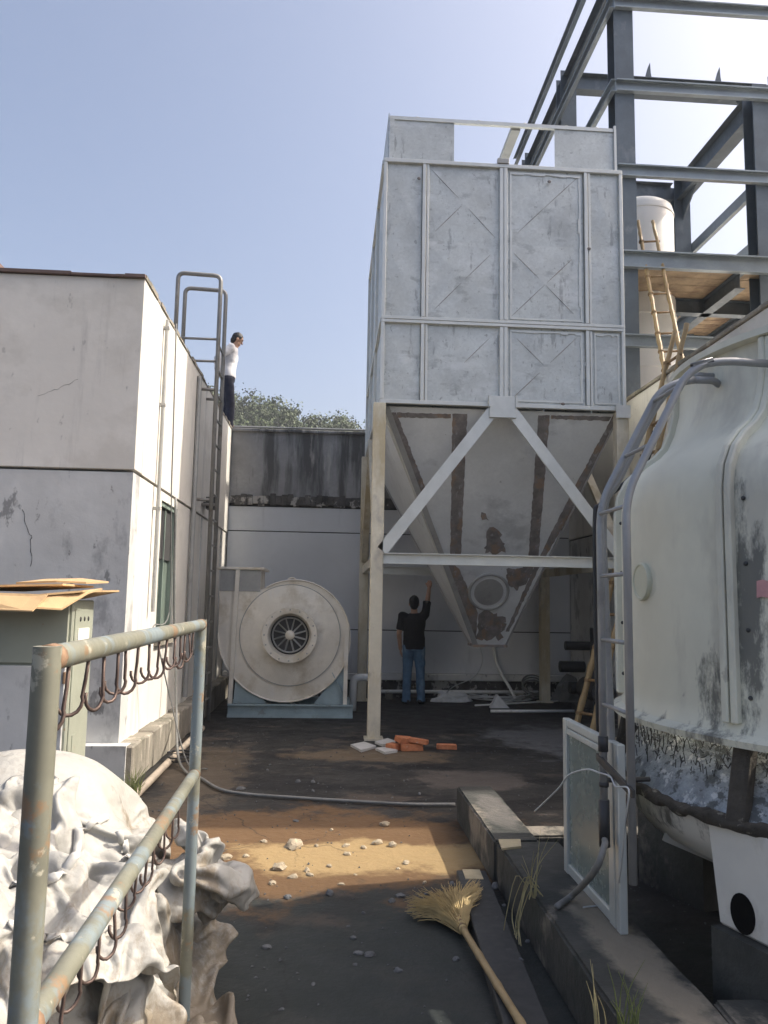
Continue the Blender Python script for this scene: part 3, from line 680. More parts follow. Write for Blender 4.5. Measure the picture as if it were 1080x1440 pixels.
# ---- bamboo ladders
def pole(p, q, ra, rb, nodes, seed):
    rs = random.Random(seed); p, q = V(p), V(q); P = []; R = []; n = nodes*4
    for i in range(n+1):
        t = i/n; P.append(p+(q-p)*t+V((rs.uniform(-1, 1), rs.uniform(-1, 1), 0))*.004); R.append((ra+(rb-ra)*t)*(1.16 if i % 4 == 0 else 1))
    return MB().tube(P, R, 9)
def bamboo_ladder(label, feet, tops, rungs, r, rmat='bamboo_dark'):
    a0_, b0_ = map(V, feet); a1_, b1_ = map(V, tops)
    L_ = thing('bamboo_ladder', (a0_+b0_)/2, label, 'ladder', 'bamboo ladders')
    pole(a0_, a1_, r, r*.75, 12, 1).build('rail', 'bamboo', L_, smooth='all'); pole(b0_, b1_, r, r*.75, 12, 2).build('rail', 'bamboo', L_, smooth='all')
    for t in rungs:
        p = a0_.lerp(a1_, t); q = b0_.lerp(b1_, t+.004); d = (q-p).normalized()*.04
        MB().tube([p-d, q+d], r*.5, 7).build('rung', rmat, L_, smooth='all')
        MB().tube([p-V((0, 0, .02)), p+V((0, 0, .02))], r*1.25, 7).build('lashing', 'bamboo_dark', L_)
bamboo_ladder('long bamboo ladder leaning from the yard floor onto the wall top', (onZ(806, 1038), onZ(829, 1046)),
              (onX(949, 466, 4.22), onX(966, 455, 4.22)), [.06+.078*k for k in range(12)], .038)
bamboo_ladder('shorter bamboo ladder leaning against the steel frame deck edge', (onZ(939, 548, 4.47), onZ(968, 548, 4.47)),
              (onY(897, 311, 11.15), onY(918, 311, 11.15)), [.1, .2, .3, .42, .53, .635, .86], .032)

# ---- steel ladder up the left building
LD = thing('roof_ladder', (-1.56, 10.2, 0), 'tall steel ladder fixed to the cream wall with looped rail tops', 'ladder')
LXx, LYs = -1.56, (10.0, 10.5)
for y in LYs:
    top = 5.85
    MB().tube(rounded([(LXx, y, 0), (LXx, y, top), (LXx-.56, y, top+.02), (LXx-.56, y, 4.44)], .09, 6), .028, 10).build('rail', 'ladder_steel', LD, smooth='all')
for k in range(16):
    z = .3+k*.33
    if z < 5.0: MB().tube([(LXx, LYs[0], z), (LXx, LYs[1], z)], .014, 8).build('rung', 'ladder_steel', LD, smooth='all')
for z in (.9, 2.85, 4.3):
    for y in LYs: MB().tube([(LXx, y, z), (XL-.01, y, z)], .02, 8).build('bracket', 'ladder_steel', LD, smooth='all')
for z in (4.68, 4.98): MB().tube([(LXx, LYs[0], z), (LXx-.56, LYs[0], z)], .017, 8).build('handrail_bar', 'ladder_steel', LD, smooth='all')
MB().box(LXx-.16, LXx-.04, 10.55, 10.75, 2.8, 2.96).build('junction_box', 'dark_metal', LD)
MB().box(XL+.016, LXx-.15, 10.62, 10.68, 2.85, 2.9).build('bracket', 'dark_metal', LD)

# ================================================================== COOLING TOWER
tc = V((2.71, 3.46, 0)); TR = 1.3
TW = thing('cooling_tower', tc, 'round cream fibreglass cooling tower with stained seams and mossy basin', 'cooling tower')
prof = [(1.27, 1.07), (1.35, 1.07), (1.355, 1.095), (1.315, 1.115), (1.3, 1.15), (1.3, 1.4), (1.3, 1.7), (1.3, 1.95), (1.298, 2.05), (1.285, 2.13), (1.25, 2.2), (1.19, 2.26), (1.12, 2.31), (1.065, 2.37), (1.03, 2.45), (1.005, 2.55), (1.0, 2.66), (1.0, 2.715), (1.045, 2.72), (1.045, 2.75), (.96, 2.755), (.95, 2.6)]
def densify(pr, d=.05):
    out = []
    for (a_, z_), (b_, y_) in zip(pr, pr[1:]):
        n_ = max(1, int(math.hypot(b_-a_, y_-z_)/d))
        out += [(a_+(b_-a_)*k/n_, z_+(y_-z_)*k/n_) for k in range(n_)]
    return out+[pr[-1]]
RIB = math.radians(205)
for k in range(8):
    a0_ = RIB+k*math.pi/4; mb = MB().lathe(densify(prof), tc, 28, a0_, a0_+math.pi/4)
    o = mb.build('shell_panel', 'frp', TW, smooth=True)
    at = o.data.attributes.new('dirt', 'FLOAT', 'POINT')
    for i, p in enumerate(mb.v):
        an = (math.atan2(p.y-tc.y, p.x-tc.x)-RIB) % (2*math.pi)
        if an > math.pi: an -= 2*math.pi
        s_ = an*TR                                # metres from the stained seam
        zz = p.z
        def bump(x, c, w_): return max(0., 1-((x-c)/w_)**2)
        v = 0
        v = max(v, .92*bump(s_, .085, .13)*bump(zz, 1.55, .48))
        v = max(v, .75*bump(s_, .2, .12)*bump(zz, 1.48, .25))
        v = max(v, .62*bump(s_, .06, .09)*bump(zz, 2.0, .18))
        v = max(v, .8*bump(s_, -.09, .12)*bump(zz, 1.22, .3))
        v = max(v, .42*bump(zz, 1.09, .06))
        at.data[i].value = v
def rib(az, w_=.05, pr=.03):
    P = [q for q in densify(prof[4:18], .05)]; mb = MB(); e = V((math.cos(az), math.sin(az), 0)); t = V((-e.y, e.x, 0)); vs = []
    for i, (r, z) in enumerate(P):
        a_ = P[max(0, i-1)]; c_ = P[min(len(P)-1, i+1)]; n = V((c_[1]-a_[1], -(c_[0]-a_[0]))).normalized()
        base = tc+e*(r-.01)+V((0, 0, z)); out = e*n.x*(pr+.01)+V((0, 0, n.y*(pr+.01)))
        vs += [base-t*w_/2, base-t*w_/2+out, base+t*w_/2+out, base+t*w_/2]
    m_ = len(P); fs = [(i*4+k, i*4+k+1, i*4+k+5, i*4+k+4) for i in range(m_-1) for k in range(3)]+[(0, 1, 2, 3), tuple((m_-1)*4+k for k in range(4))]
    return mb.add(vs, fs)
for k in range(8):
    az = RIB+k*math.pi/4
    rb = rib(az-.008, .03, .036).build('flange', 'frp', TW, bevel=.006); rib(az+.018, .03, .03).build('flange', 'frp', TW, bevel=.006)
    if k in (0, 7, 1):
        for z in (1.25, 1.5, 1.75, 2.0):
            e = V((math.cos(az+.06), math.sin(az+.06), 0)); MB().ell(tc+e*1.302+V((0, 0, z)), (.009, .009, .009), 8, 6).build('bolt', 'dark_metal', rb)
def on_tower(x, y, R):
    d = ray(x, y); k = V((d.x, d.y)); c2 = V((tc.x, tc.y)); A = k.dot(k); B = -2*k.dot(c2); Cc = c2.dot(c2)-R*R
    return CAM+d*((-B-math.sqrt(max(0, B*B-4*A*Cc)))/2/A)
p = on_tower(905, 818, TR); e = V((p.x-tc.x, p.y-tc.y, 0)).normalized(); t = V((-e.y, e.x, 0))
dk = lambda r, d: [p+e*d+t*math.cos(q*math.pi/14)*r+V((0, 0, math.sin(q*math.pi/14)*r)) for q in range(28)]
ins = MB().prism(dk(.085, -.02), e*.034).build('inspection_cover', 'disc_cream', TW); MB().tube(dk(.078, .012), .008, 6, True).build('cover_rim', 'disc_cream', ins)
mb = MB()
for i in range(5):
    for j in range(2):
        pp = []
        for (ii, jj) in ((i, j), (i+1, j), (i+1, j+1), (i, j+1)):
            q = on_tower(1064+ii*8, 817+jj*12-(2 if ii % 2 else 0), TR+.012); pp.append(q)
        mb.prism(pp, V((.004, .004, 0)))
mb.build('notice', 'pink_paper', TW)
# air inlet: fill pack, posts, net
MB().lathe(densify([(1.335, .79), (1.30, .86), (1.22, .98), (1.19, 1.1)], .02), tc, 160).build('fill_pack', 'fill_pack', TW)
for k in range(16):
    az = RIB+.025+k*math.pi/8
    if k % 2: continue
    e = V((math.cos(az), math.sin(az), 0)); MB().bar(tc+e*1.34+V((0, 0, .78)), tc+e*1.27+V((0, 0, 1.09)), .075, .06, e).build('inlet_post', 'mossy_timber', TW, bevel=.01)
mb = MB(); rs = random.Random(4)
for k in range(420):
    a_ = RIB-.95+k*.0042; z = rs.uniform(.95, 1.07); da = rs.uniform(-.03, .03)
    P = [tc+V(((1.235+(1.07-z)*.6)*math.cos(a_+da*q), (1.235+(1.07-z)*.6)*math.sin(a_+da*q), z+q*rs.uniform(-.05, .03))) for q in (0, .5, 1)]
    mb.tube(P, .0022, 3)
tag(mb.build('torn_net', 'net', TW), kind='stuff')
mb = MB().lathe(densify([(1.3, .765), (1.355, .768), (1.37, .78), (1.37, .805), (1.355, .815), (1.32, .81)], .012), tc, 420)
rs = random.Random(2)
for i, v in enumerate(mb.v):
    mb.v[i] = v+V((0, 0, 1))*noise.noise(v*13)*.02+(v-tc).normalized()*(noise.noise(v*22)*.02+noise.noise(v*50)*.008)
mb.build('basin_lip', 'mossy_timber', TW, smooth='all')
mb = MB().lathe(densify([(1.335, .775), (1.31, .69), (1.22, .59), (1.05, .51), (.8, .45), (.5, .42), (0, .42)], .06), tc, 96)
o = mb.build('basin', 'frp_white', TW, smooth='all'); at = o.data.attributes.new('dirt', 'FLOAT', 'POINT')
for i, p in enumerate(mb.v): at.data[i].value = max(0, .62*(1-abs(p.z-.76)/.16))
for k in range(8):
    az = RIB+math.pi/8+k*math.pi/4; e = V((math.cos(az), math.sin(az), 0))
    MB().bar(tc+e*1.24+V((0, 0, .6)), tc+e*.95+V((0, 0, .48)), .02, .05).build('basin_rib', 'frp_white', TW)
ZPD = .41; g0 = onZ(1008, 1298, ZPD); g1 = onZ(1080, 1334, ZPD); ld = (g1-g0); ld.z = 0; ld.normalize(); ln = V((-ld.y, ld.x, 0))
if ln.y < 0: ln = -ln
pts = [(992, 1150), (1092, 1150), (1150, 1160), (1140, 1364), (1010, 1299)]
fl = onP(1045, 1285, g0, ln)
for k, rot in enumerate((0, 90, 180, 270)):
    M_ = Matrix.Translation(tc) @ Matrix.Rotation(math.radians(rot), 4, 'Z') @ Matrix.Translation(-tc)
    P = [onP(x, y, g0, ln) for x, y in pts]
    P = [M_ @ V((q.x, q.y, min(.79, max(ZPD, q.z)))) for q in P]; nn = (M_.to_3x3() @ ln)
    MB().prism([V((q.x, q.y, z_))-nn*.035 for q, z_ in ((P[4], 0), (P[3], 0), (P[3], ZPD-.002), (P[4], ZPD-.002))], nn*.5).build('foot_block', 'concrete_dark', TW)
    lg = MB().prism(P, nn*.3).build('pedestal', 'frp_white', TW, bevel=.012)
    if k == 0:
        MB().prism([fl-ln*.004+ld*math.cos(q*math.pi/12)*.055+V((0, 0, math.sin(q*math.pi/12)*.07)) for q in range(24)], ln*.003).build('drain_hole', 'void', lg)

# ladder of the tower
TL = thing('tower_ladder', (1.3, 3.5, .25), 'grey tubular ladder bent over the cooling tower shoulder', 'ladder')
def nr(p): return CAM+(V(p)-CAM)*.9                 # nearer stand-off from the shell than first measured
lr = [nr(q) for q in ((1.3, 3.68, .47), (1.3, 3.68, 2.07), (1.62, 3.66, 2.68), (1.78, 3.64, 2.705))]
rr = [nr(q) for q in ((1.3, 3.34, .42), (1.3, 3.34, 2.07), (1.6, 3.33, 2.665), (1.72, 3.31, 2.7), (1.97, 3.29, 2.685))]
for q in (lr, rr): MB().tube(rounded(q, .1, 6), .0165, 12).build('rail', 'grey_pipe', TL, smooth='all')
for k in range(4):
    z = 1.12+.302*k; MB().tube([nr((1.3, 3.34, z)), nr((1.3, 3.68, z))], .009, 8).build('rung', 'grey_pipe', TL, smooth='all')
for t in (.4, .86):
    MB().tube([lr[1].lerp(lr[2], t), rr[1].lerp(rr[2], t)], .009, 8).build('rung', 'grey_pipe', TL, smooth='all')
for z in (.85,):
    for q in (lr,):
        u = V((q[0].x, q[0].y, z)); e = (tc-u); e.z = 0; e.normalize(); MB().tube([u, tc-e*(1.29 if z > 1.1 else 1.34)+V((0, 0, z))], .011, 8).build('bracket', 'dark_metal', TL)
for q in (lr[3],): MB().tube(bez([q, q+V((.08, 0, .0)), V((1.72, q.y+.02, q.z-.01))], 4), .0165, 10).build('rail_end', 'grey_pipe', TL, smooth='all')
MB().bar(nr((1.285, 3.28, .80)), nr((1.285, 3.72, .87)), .012, .03).build('cross_bar', 'dark_metal', TL)
for z0, z1, rr_ in ((.47, .68, .0225), (.9, .97, .021), (.74, .76, .021)): MB().tube([nr((1.3, 3.68, z0)), nr((1.3, 3.68, z1))], rr_, 10).build('tape_wrap', 'tape', TL, smooth='all')
tag(MB().tube(bez([(1.24, 3.4, .9), (1.215, 3.385, 1.6), (1.21, 3.375, 2.0), (1.28, 3.37, 2.15), (1.46, 3.35, 2.5), (1.6, 3.345, 2.62), (1.72, 3.34, 2.63)], 8), .018, 10).build('conduit', 'grey_pipe', smooth='all'),
    'grey conduit pipe strapped alongside the tower ladder rail', 'pipe')
tag(MB().tube(bez([(1.4, 4.02, .8), (1.385, 4.0, 1.2), (1.385, 4.0, 2.0), (1.42, 4.0, 2.12), (1.55, 3.96, 2.24), (1.64, 3.92, 2.34), (1.68, 3.9, 2.5)], 8), .012, 8).build('hose', 'cable_black', smooth='all'),
    'thin black hose running up the shaded edge of the cooling tower', 'hose')

# ================================================================== KERBS AND SMALL THINGS
def rough_block(x0, x1, y0, y1, z0, z1, d=.12, j=.006, bv=.012):
    """concrete block with uneven faces and worn edges"""
    bm = bmesh.new(); bmesh.ops.create_cube(bm, size=1)
    for v in bm.verts: v.co = V(((x0+x1)/2+v.co.x*(x1-x0), (y0+y1)/2+v.co.y*(y1-y0), (z0+z1)/2+v.co.z*(z1-z0)))
    bmesh.ops.bevel(bm, geom=[e for e in bm.edges], offset=bv, segments=2, affect='EDGES')
    n = int(max(x1-x0, y1-y0)/d)
    for ax in (0, 1):
        lo, hi = ((x0, x1), (y0, y1))[ax]
        for k in range(1, max(1, int((hi-lo)/d))):
            co = V((0, 0, 0)); co[ax] = lo+(hi-lo)*k/max(1, int((hi-lo)/d)); no = V((0, 0, 0)); no[ax] = 1
            bmesh.ops.bisect_plane(bm, geom=bm.verts[:]+bm.edges[:]+bm.faces[:], plane_co=co, plane_no=no)
    for v in bm.verts:
        if v.co.z > z0+.02: v.co += V((noise.noise(v.co*7), noise.noise(v.co*7+V((9, 0, 0))), noise.noise(v.co*6+V((0, 9, 0)))))*j
    mb = MB(); mb.v = [v.co.copy() for v in bm.verts]; bm.verts.index_update(); mb.f = [tuple(v.index for v in f.verts) for f in bm.faces]; bm.free()
    return mb
tag(rough_block(.96, 1.22, 4.52, 5.84, 0, .25).build('kerb', 'concrete_dark', smooth=True), 'low dark concrete kerb ending in the open yard', 'kerb')
tag(rough_block(.97, 1.33, 1.2, 4.505, 0, .25).build('kerb', 'concrete_dark', smooth=True), 'wide dirty concrete kerb carrying the glass sash', 'kerb')
tag(rough_block(1.225, 4.1, 4.72, 4.92, 0, .22).build('kerb', 'concrete_dark', smooth=True), 'concrete cross kerb behind the sash running under the tower', 'kerb')
tag(rough_block(1.335, 4.1, 2.45, 2.75, 0, .25).build('kerb', 'concrete_dark', smooth=True), 'concrete cross kerb in front of the cooling tower pit', 'kerb')
bd = MB().bar((.845, 4.62, .03), (.66, 1.3, .03), .17, .058).build('plank', 'board_dark', bevel=.005)
tag(bd, 'long blackened plank lying beside the wide kerb', 'plank')
q0 = V((.845, 4.62, .03)); MB().bar(q0+V((0, .003, .031)), q0+V((-.008, -.15, .031)), .1, .004).build('bare_end', 'pale_wood', bd)  # pale strip paints the sunlight on the plank's end

# glass sash leaning on the tower ladder
SG = thing('glass_sash', (1.23, 3.64, .25), 'old aluminium window sash with cloudy glass propped on the kerb', 'window sash')
sx0, sx1 = 1.215, 1.25; ya, yb_ = 3.26, 4.03; zb0, zb1 = .25, 1.005
for y0, y1 in ((ya, ya+.045), (ya+.06, ya+.125), (yb_-.055, yb_)): MB().box(sx0-.004, sx1-.004, y0, y1, zb0, zb1).build('stile', 'aluminium', SG, bevel=.004)
for z0, z1 in ((zb0+.002, zb0+.05), (zb1-.075, zb1-.045), (zb1-.04, zb1-.002)): MB().box(sx0, sx1, ya+.127, yb_-.057, z0, z1).build('sash_rail', 'aluminium', SG, bevel=.004)
MB().box(sx0+.012, sx0+.017, ya+.12, yb_-.05, zb0+.045, zb1-.07).build('pane', 'sash_glass', SG)
re_ = lr[0]+V((0, 0, .03))
tag(MB().tube(bez([re_, onX(850, 1190, 1.14), onX(836, 1225, 1.1), onZ(806, 1258, .285), onZ(783, 1275, .268)], 8), .014, 8).build('cable', 'hose', smooth='all'), 'thick grey cable hanging from the ladder rail onto the kerb', 'cable')
tag(MB().tube(bez([lr[0]+V((-.02, 0, .3)), onX(825, 1082, 1.13), onX(800, 1090, 1.11), onX(786, 1108, 1.1), onX(768, 1126, 1.09), onX(752, 1141, 1.08)], 8), .0042, 6).build('wire', 'cable_white', smooth='all'), 'thin white wire sticking out from the ladder over the glass', 'wire')
tag(MB().tube(bez([lr[0]+V((-.02, 0, .3)), onX(858, 1092, 1.14), onX(866, 1106, 1.14), onX(884, 1110, 1.14), onX(880, 1150, 1.15), onX(872, 1230, 1.19), onZ(862, 1268, .27), onZ(820, 1276, .258)], 8), .0036, 6).build('wire', 'cable_white', smooth='all'), 'thin white wire hanging down the near stile of the sash', 'wire')

# ---- weeds
def blades(mb, base, n, h, sp, seed, r=.003):
    rs = random.Random(seed); base = V(base)
    for k in range(n):
        a = rs.uniform(0, 6.28); l = h*rs.uniform(.5, 1); o = V((rs.uniform(-sp, sp), rs.uniform(-sp, sp), 0))*.35
        lean = V((math.cos(a), math.sin(a), 0))*l*rs.uniform(.15, .5)
        P = [base+o, base+o+lean*.3+V((0, 0, l*.5)), base+o+lean+V((0, 0, l*.92))]
        mb.tube(bez(P, 3), [r*(1-i*.13) for i in range(7)], 4)
blades_m = MB(); blades(blades_m, (-1.52, 6.45, 0), 60, .28, .14, 1); blades_m.build('blade_tuft', 'grass_green', tg)
def weed(px, zz, n, h, label, mt='grass_dry', seed=2, lean=0):
    p = onZ(px[0], px[1], zz); w_ = thing('weed', p, label, 'weed'); mb = MB(); blades(mb, p, n, h, .08, seed); mb.build('blade_tuft', mt, w_)
weed((750, 1262), .25, 9, .3, 'dry straw weed hanging over the middle of the wide kerb')
weed((885, 1450), .25, 14, .24, 'pale green weed at the end of the wide kerb', 'grass_green', 5)
weed((848, 1450), .25, 6, .2, 'small dry weed beside the green weed on the kerb', 'grass_dry', 8)
mb = MB(); rs = random.Random(6); p = onZ(752, 1255, .25)
for k in range(9):
    q = p+V((rs.uniform(-.05, .05), rs.uniform(-.12, .1), .01)); mb.tube(bez([q, q+V((-.05, rs.uniform(-.03, .03), .04)), q+V((-.1, rs.uniform(-.06, .06), -.12)), q+V((-.11, rs.uniform(-.06, .06), -.2))], 3), .0022, 3)
tag(mb.build('dead_grass', 'grass_dry'), 'dead grass strands draped over the kerb edge', 'grass')

# ---- pipes along the plinth, hoses, cables
tag(MB().tube(bez([(-1.54, 6.12, .035), (-1.5, 6.2, .035), (-1.5, 7.5, .035), (-1.5, 9.3, .04), (-1.5, 9.7, .04)], 6), .033, 10).build('floor_pipe', 'pvc_dirty', smooth='all'), 'dirty plastic pipe lying along the foot of the plinth', 'pipe')
hp = [onX(232, 870, -1.7), onX(236, 950, -1.66), onX(244, 1040, -1.62)]
hp[-1].z = max(hp[-1].z, .1)
hose_px = [(262, 1086), (282, 1094), (310, 1110), (350, 1117), (420, 1122), (500, 1127), (580, 1131), (640, 1131)]
H_ = [onX(247, 700, -1.70), onX(245, 850, -1.68), onX(248, 1000, -1.6), V((-1.42, 7.75, .1))]+[onZ(x, y, .02) for x, y in hose_px]
tag(MB().tube(bez(H_, 6), .013, 8).build('hose', 'hose', smooth='all'), 'grey hose hanging by the window and snaking across the yard', 'hose')
c = V((-1.4, 7.85, .02)); tag(MB().tube([c+V((.13*math.cos(t*.4)*(1+.1*math.sin(t)), .16*math.sin(t*.4), .002*t)) for t in range(40)], .009, 6).build('cable_coil', 'cable_black', smooth='all'), 'small black cable coil on the floor by the plinth', 'cable')
tag(MB().tube(bez([onX(248, 455, -1.755), onX(244, 600, -1.755), onX(241, 700, -1.755), onX(238, 860, -1.73), onX(216, 880, -1.7), onX(222, 905, -1.6), onX(240, 985, -1.5), V((-1.3, 7.6, .05)), V((-1.1, 7.5, .02))], 6), .007, 6).build('cable', 'hose', smooth='all'), 'thin cable dropping from the roof edge past the window', 'cable')
# pvc pieces at the back wall
tag(MB().tube([(.72, 13.02, .12), (3.5, 13.02, .13)], .03, 10).build('pipe', 'pvc', smooth='all'), 'long white plastic pipe lying along the back wall', 'pipe')
for (x, y) in (((1.0, 13.02)), ((2.2, 13.02)), ((3.2, 13.02))): tag(rough_block(x-.06, x+.06, y-.08, y+.08, 0, .095, .2).build('support_block', 'plinth'), 'small concrete block under the long white pipe', 'block', 'blocks under the white pipe')
tag(MB().tube(rounded([(.36, 11.6, 0), (.36, 11.6, .48), (.7, 11.6, .48), (.7, 11.6, .0)], .11, 6), .055, 12).build('elbow_pipe', 'pvc', smooth='all'), 'white plastic pipe bend beside the blower base', 'pipe')
pp = [((690, 1000), (810, 1000)), ((668, 992), (800, 985)), ((690, 990), (775, 978))]
labs = ['white plastic pipe lying on the floor, farthest from the back wall', 'thin white plastic pipe crossing the cable tangle', 'short white plastic pipe among the cable tangle']
for ((a_, b_), lb, r) in zip(pp, labs, (.022, .014, .014)):
    tag(MB().tube([onZ(*a_, r), onZ(*b_, r)], r, 8).build('pipe', 'pvc', smooth='all'), lb, 'pipe')
c = onZ(700, 984, .0); rs = random.Random(12); P = []
for t in range(150):
    a_ = t*.32; P.append(c+V(((.42+.1*math.sin(t*.11))*math.cos(a_)+.1*math.sin(t*.05), (.3+.06*math.cos(t*.13))*math.sin(a_), .012+.0006*t+.01*math.sin(t*.7))))
tag(MB().tube(P, .009, 5).build('cable_coil', 'cable_white', smooth='all'), 'loose tangle of pale cable on the dark floor under the hopper', 'cable')
c = onZ(752, 985, .0); P = [c+V((.2*math.cos(t*.3), .1*math.sin(t*.3)+.05, .16+.15*math.sin(t*.3)+.002*t)) for t in range(60)]
tag(MB().tube(P, .014, 6).build('cable_coil', 'hose', smooth='all'), 'upright coil of grey hose against the back wall skirting', 'hose')
# electric box with conduit on the back wall
eb = thing('switch_box', (2.75, 13.2, 1.2), 'small grey switch box on the back wall behind the hopper', 'switch box')
MB().box(2.68, 2.86, 13.08, 13.2, 1.17, 1.42).build('box', 'cabinet', eb, bevel=.006); MB().box(2.69, 2.85, 13.068, 13.079, 1.18, 1.41).build('door', 'cabinet', eb)
MB().tube(bez([(2.74, 13.13, 1.17), (2.77, 13.13, .9), (2.82, 13.12, .6), (2.9, 13.05, .4), (3.0, 12.9, .2), (3.05, 12.75, .05)], 6), .025, 8).build('conduit', 'pvc', eb, smooth='all')
tag(MB().tube(bez([(2.12, 10.95, .99), (2.2, 11.2, .75), (2.15, 11.6, .5), (1.95, 12.2, .3), (1.9, 12.8, .1), (1.9, 12.95, .02)], 6), .007, 6).build('wire', 'cable_white', smooth='all'), 'thin wire hanging from the hopper outlet', 'wire')
# crumpled plastic lumps
def lump(p, r, seed, mt, flat=.6, amp=.35, sub=3):
    bm = bmesh.new(); bmesh.ops.create_icosphere(bm, subdivisions=sub, radius=1)
    for v in bm.verts:
        n = noise.noise(v.co*1.4+V((seed*3.1, 0, 0)))+.5*abs(noise.noise(v.co*3.4+V((0, seed*1.7, 0))))
        c_ = v.co*(1+amp*n); v.co = V((c_.x*r[0], c_.y*r[1], max(-.4, c_.z)*r[2]*flat))
    zmin = min(v.co.z for v in bm.verts); mb = MB(); mb.v = [v.co+V((p[0], p[1], p[2]-zmin-.002)) for v in bm.verts]; bm.verts.index_update(); mb.f = [tuple(v.index for v in f.verts) for f in bm.faces]; bm.free(); return mb
p = onZ(625, 978); tag(lump((p.x, 12.75, 0), (.3, .12, .12), 3, 'plastic_sheet', 1, .6).build('plastic_scrap', 'plastic_sheet'), 'crumpled pale plastic scrap beside the man in jeans', 'scrap')
p = onZ(766, 965); tag(lump((p.x-.2, 12.9, 0), (.26, .16, .28), 5, 'plastic_sheet', 1, .5).build('plastic_bundle', 'hose'), 'grey bundled plastic sack by the rear leg of the collector', 'scrap')
p = onZ(690, 996); tag(MB().prism([p, p+V((.3, .02, 0)), p+V((.12, .06, .2))], (0, .12, 0)).build('plastic_offcut', 'plastic_sheet'), 'pointed pale plastic offcut on the dark floor', 'scrap')
# dark pipes at the right wall
for k, (y, z, r) in enumerate(((12.2, .95, .07), (12.5, .6, .09), (12.0, .32, .09))):
    tag(MB().tube([(3.72, y, z), (4.12, y, z)], r, 12).build('wall_pipe', 'dark_metal', smooth=True), ['thin', 'middle', 'lowest'][k]+' dark pipe stub coming out of the wall behind the bamboo ladder', 'pipe')
PB = thing('pump_set', (3.88, 11.3, 0), 'dark pump with pipe manifold in the back corner', 'pump')
MB().box(3.66, 4.1, 10.9, 11.7, 0, .12).build('skid', 'dark_metal', PB); MB().tube([(3.88, 10.95, .36), (3.88, 11.65, .36)], .17, 16).build('motor', 'dark_metal', PB, smooth=True)
MB().tube(rounded([(3.88, 11.3, .5), (3.88, 11.3, 1.05), (4.13, 11.3, 1.05)], .08), .06, 10).build('pipe', 'dark_metal', PB, smooth=True)
MB().box(3.74, 4.02, 11.0, 11.6, .118, .24).build('cradle', 'dark_metal', PB)
MB().box(3.98, 4.13, 11.7, 11.78, .2, 1.25).build('stand', 'dark_metal', PB)

# ---- stones, tiles, bricks
rs = random.Random(21)
def stone(px, py, wpx, mt, label, group, z=0., hfac=.55):
    p = onZ(px, py, z); d = (p-CAM).length; w_ = wpx*d/F/2*.85
    o = lump((p.x, p.y, z), (w_, w_*rs.uniform(.6, .9), min(.03, w_*rs.uniform(.4, .75))), rs.uniform(0, 50), mt, 1, .45, 2).build('stone', mt, bevel=0)
    o.rotation_euler.z = rs.uniform(0, 3); tag(o, label, 'stone', group); return o
for px, py, wp in ((415, 1191, 38), (432, 1225, 12), (393, 1222, 26), (412, 1234, 16), (436, 1231, 14), (383, 1243, 12), (318, 1207, 22), (316, 1224, 16), (320, 1252, 14),
                   (487, 1190, 14), (489, 1202, 13), (511, 1193, 10), (531, 1187, 18), (552, 1190, 14), (571, 1214, 13), (480, 1244, 11), (463, 1219, 10), (445, 1190, 9), (370, 1184, 12), (346, 1205, 10), (597, 1242, 9), (541, 1161, 15), (466, 1168, 7), (560, 1222, 7), (500, 1230, 6)):
    stone(px, py, wp, 'stone_pale', 'pale stone chip lying on the sunlit brown strip of floor', 'stone chips on the sunlit floor')
for px, py, wp in ((375, 1333, 13), (520, 1344, 17), (504, 1342, 14), (560, 1365, 13), (641, 1350, 12), (497, 1320, 10), (551, 1268, 13), (563, 1261, 15), (463, 1258, 14), (404, 1263, 12), (500, 1357, 7), (440, 1384, 9), (419, 1100, 9), (338, 1110, 14), (376, 1083, 6), (417, 1155, 10), (440, 1100, 8), (637, 1245, 12), (600, 1258, 9), (490, 1303, 7), (396, 1420, 8), (360, 1375, 6), (440, 1113, 7), (590, 1117, 7), (511, 1284, 6)):
    stone(px, py, wp, 'stone_grey', 'small grey stone lying on the shaded dark floor', 'grey stones in the shade')
for px, py, wp in ((696, 1248, 16), (709, 1273, 8), (742, 1324, 8), (733, 1349, 8)):
    stone(px, py, wp, 'stone_grey', 'small grey stone on the blackened plank', 'stones on the plank', .06)
tl = [('grey tile slab lying flat, farther from the leg foot', [(493, 1050), (512, 1046), (529, 1052), (508, 1058)], .0), ('pale tile slab beside the orange bricks', [(528, 1055), (545, 1053), (559, 1058), (541, 1061)], .0), ('broken tile propped at the leg foot', [(527, 1046), (545, 1041), (556, 1045), (538, 1050)], .02)]
for lb, pts, z in tl: tag(MB().prism([onZ(x, y, z+.003) for x, y in pts], (0, 0, .025)).build('tile_slab', 'tile_pale'), lb, 'tile')
bp = onZ(578, 1055)
blab = ['lowest orange broken brick of the heap by the collector leg', 'tilted orange brick fragment on the heap by the collector leg', 'flat orange brick piece on top of the heap', 'small orange brick at the side of the heap']
bs = [((0, 0, .04), (.24, .15, .075), (0, 0, .1)), ((-.06, .02, .105), (.2, .14, .06), (.1, .12, .5)), ((.08, -.01, .1), (.2, .13, .05), (-.1, .1, -.3)), ((-.19, .0, .035), (.12, .13, .07), (0, 0, .8))]
for lb, (o_, sz, ro) in zip(blab, bs):
    o = rough_block(-sz[0]/2, sz[0]/2, -sz[1]/2, sz[1]/2, -sz[2]/2, sz[2]/2, .06, .007, .004).build('brick', 'brick', org=(0, 0, 0)); o.location = bp+V(o_); o.rotation_euler = ro; tag(o, lb, 'brick', 'broken orange bricks')
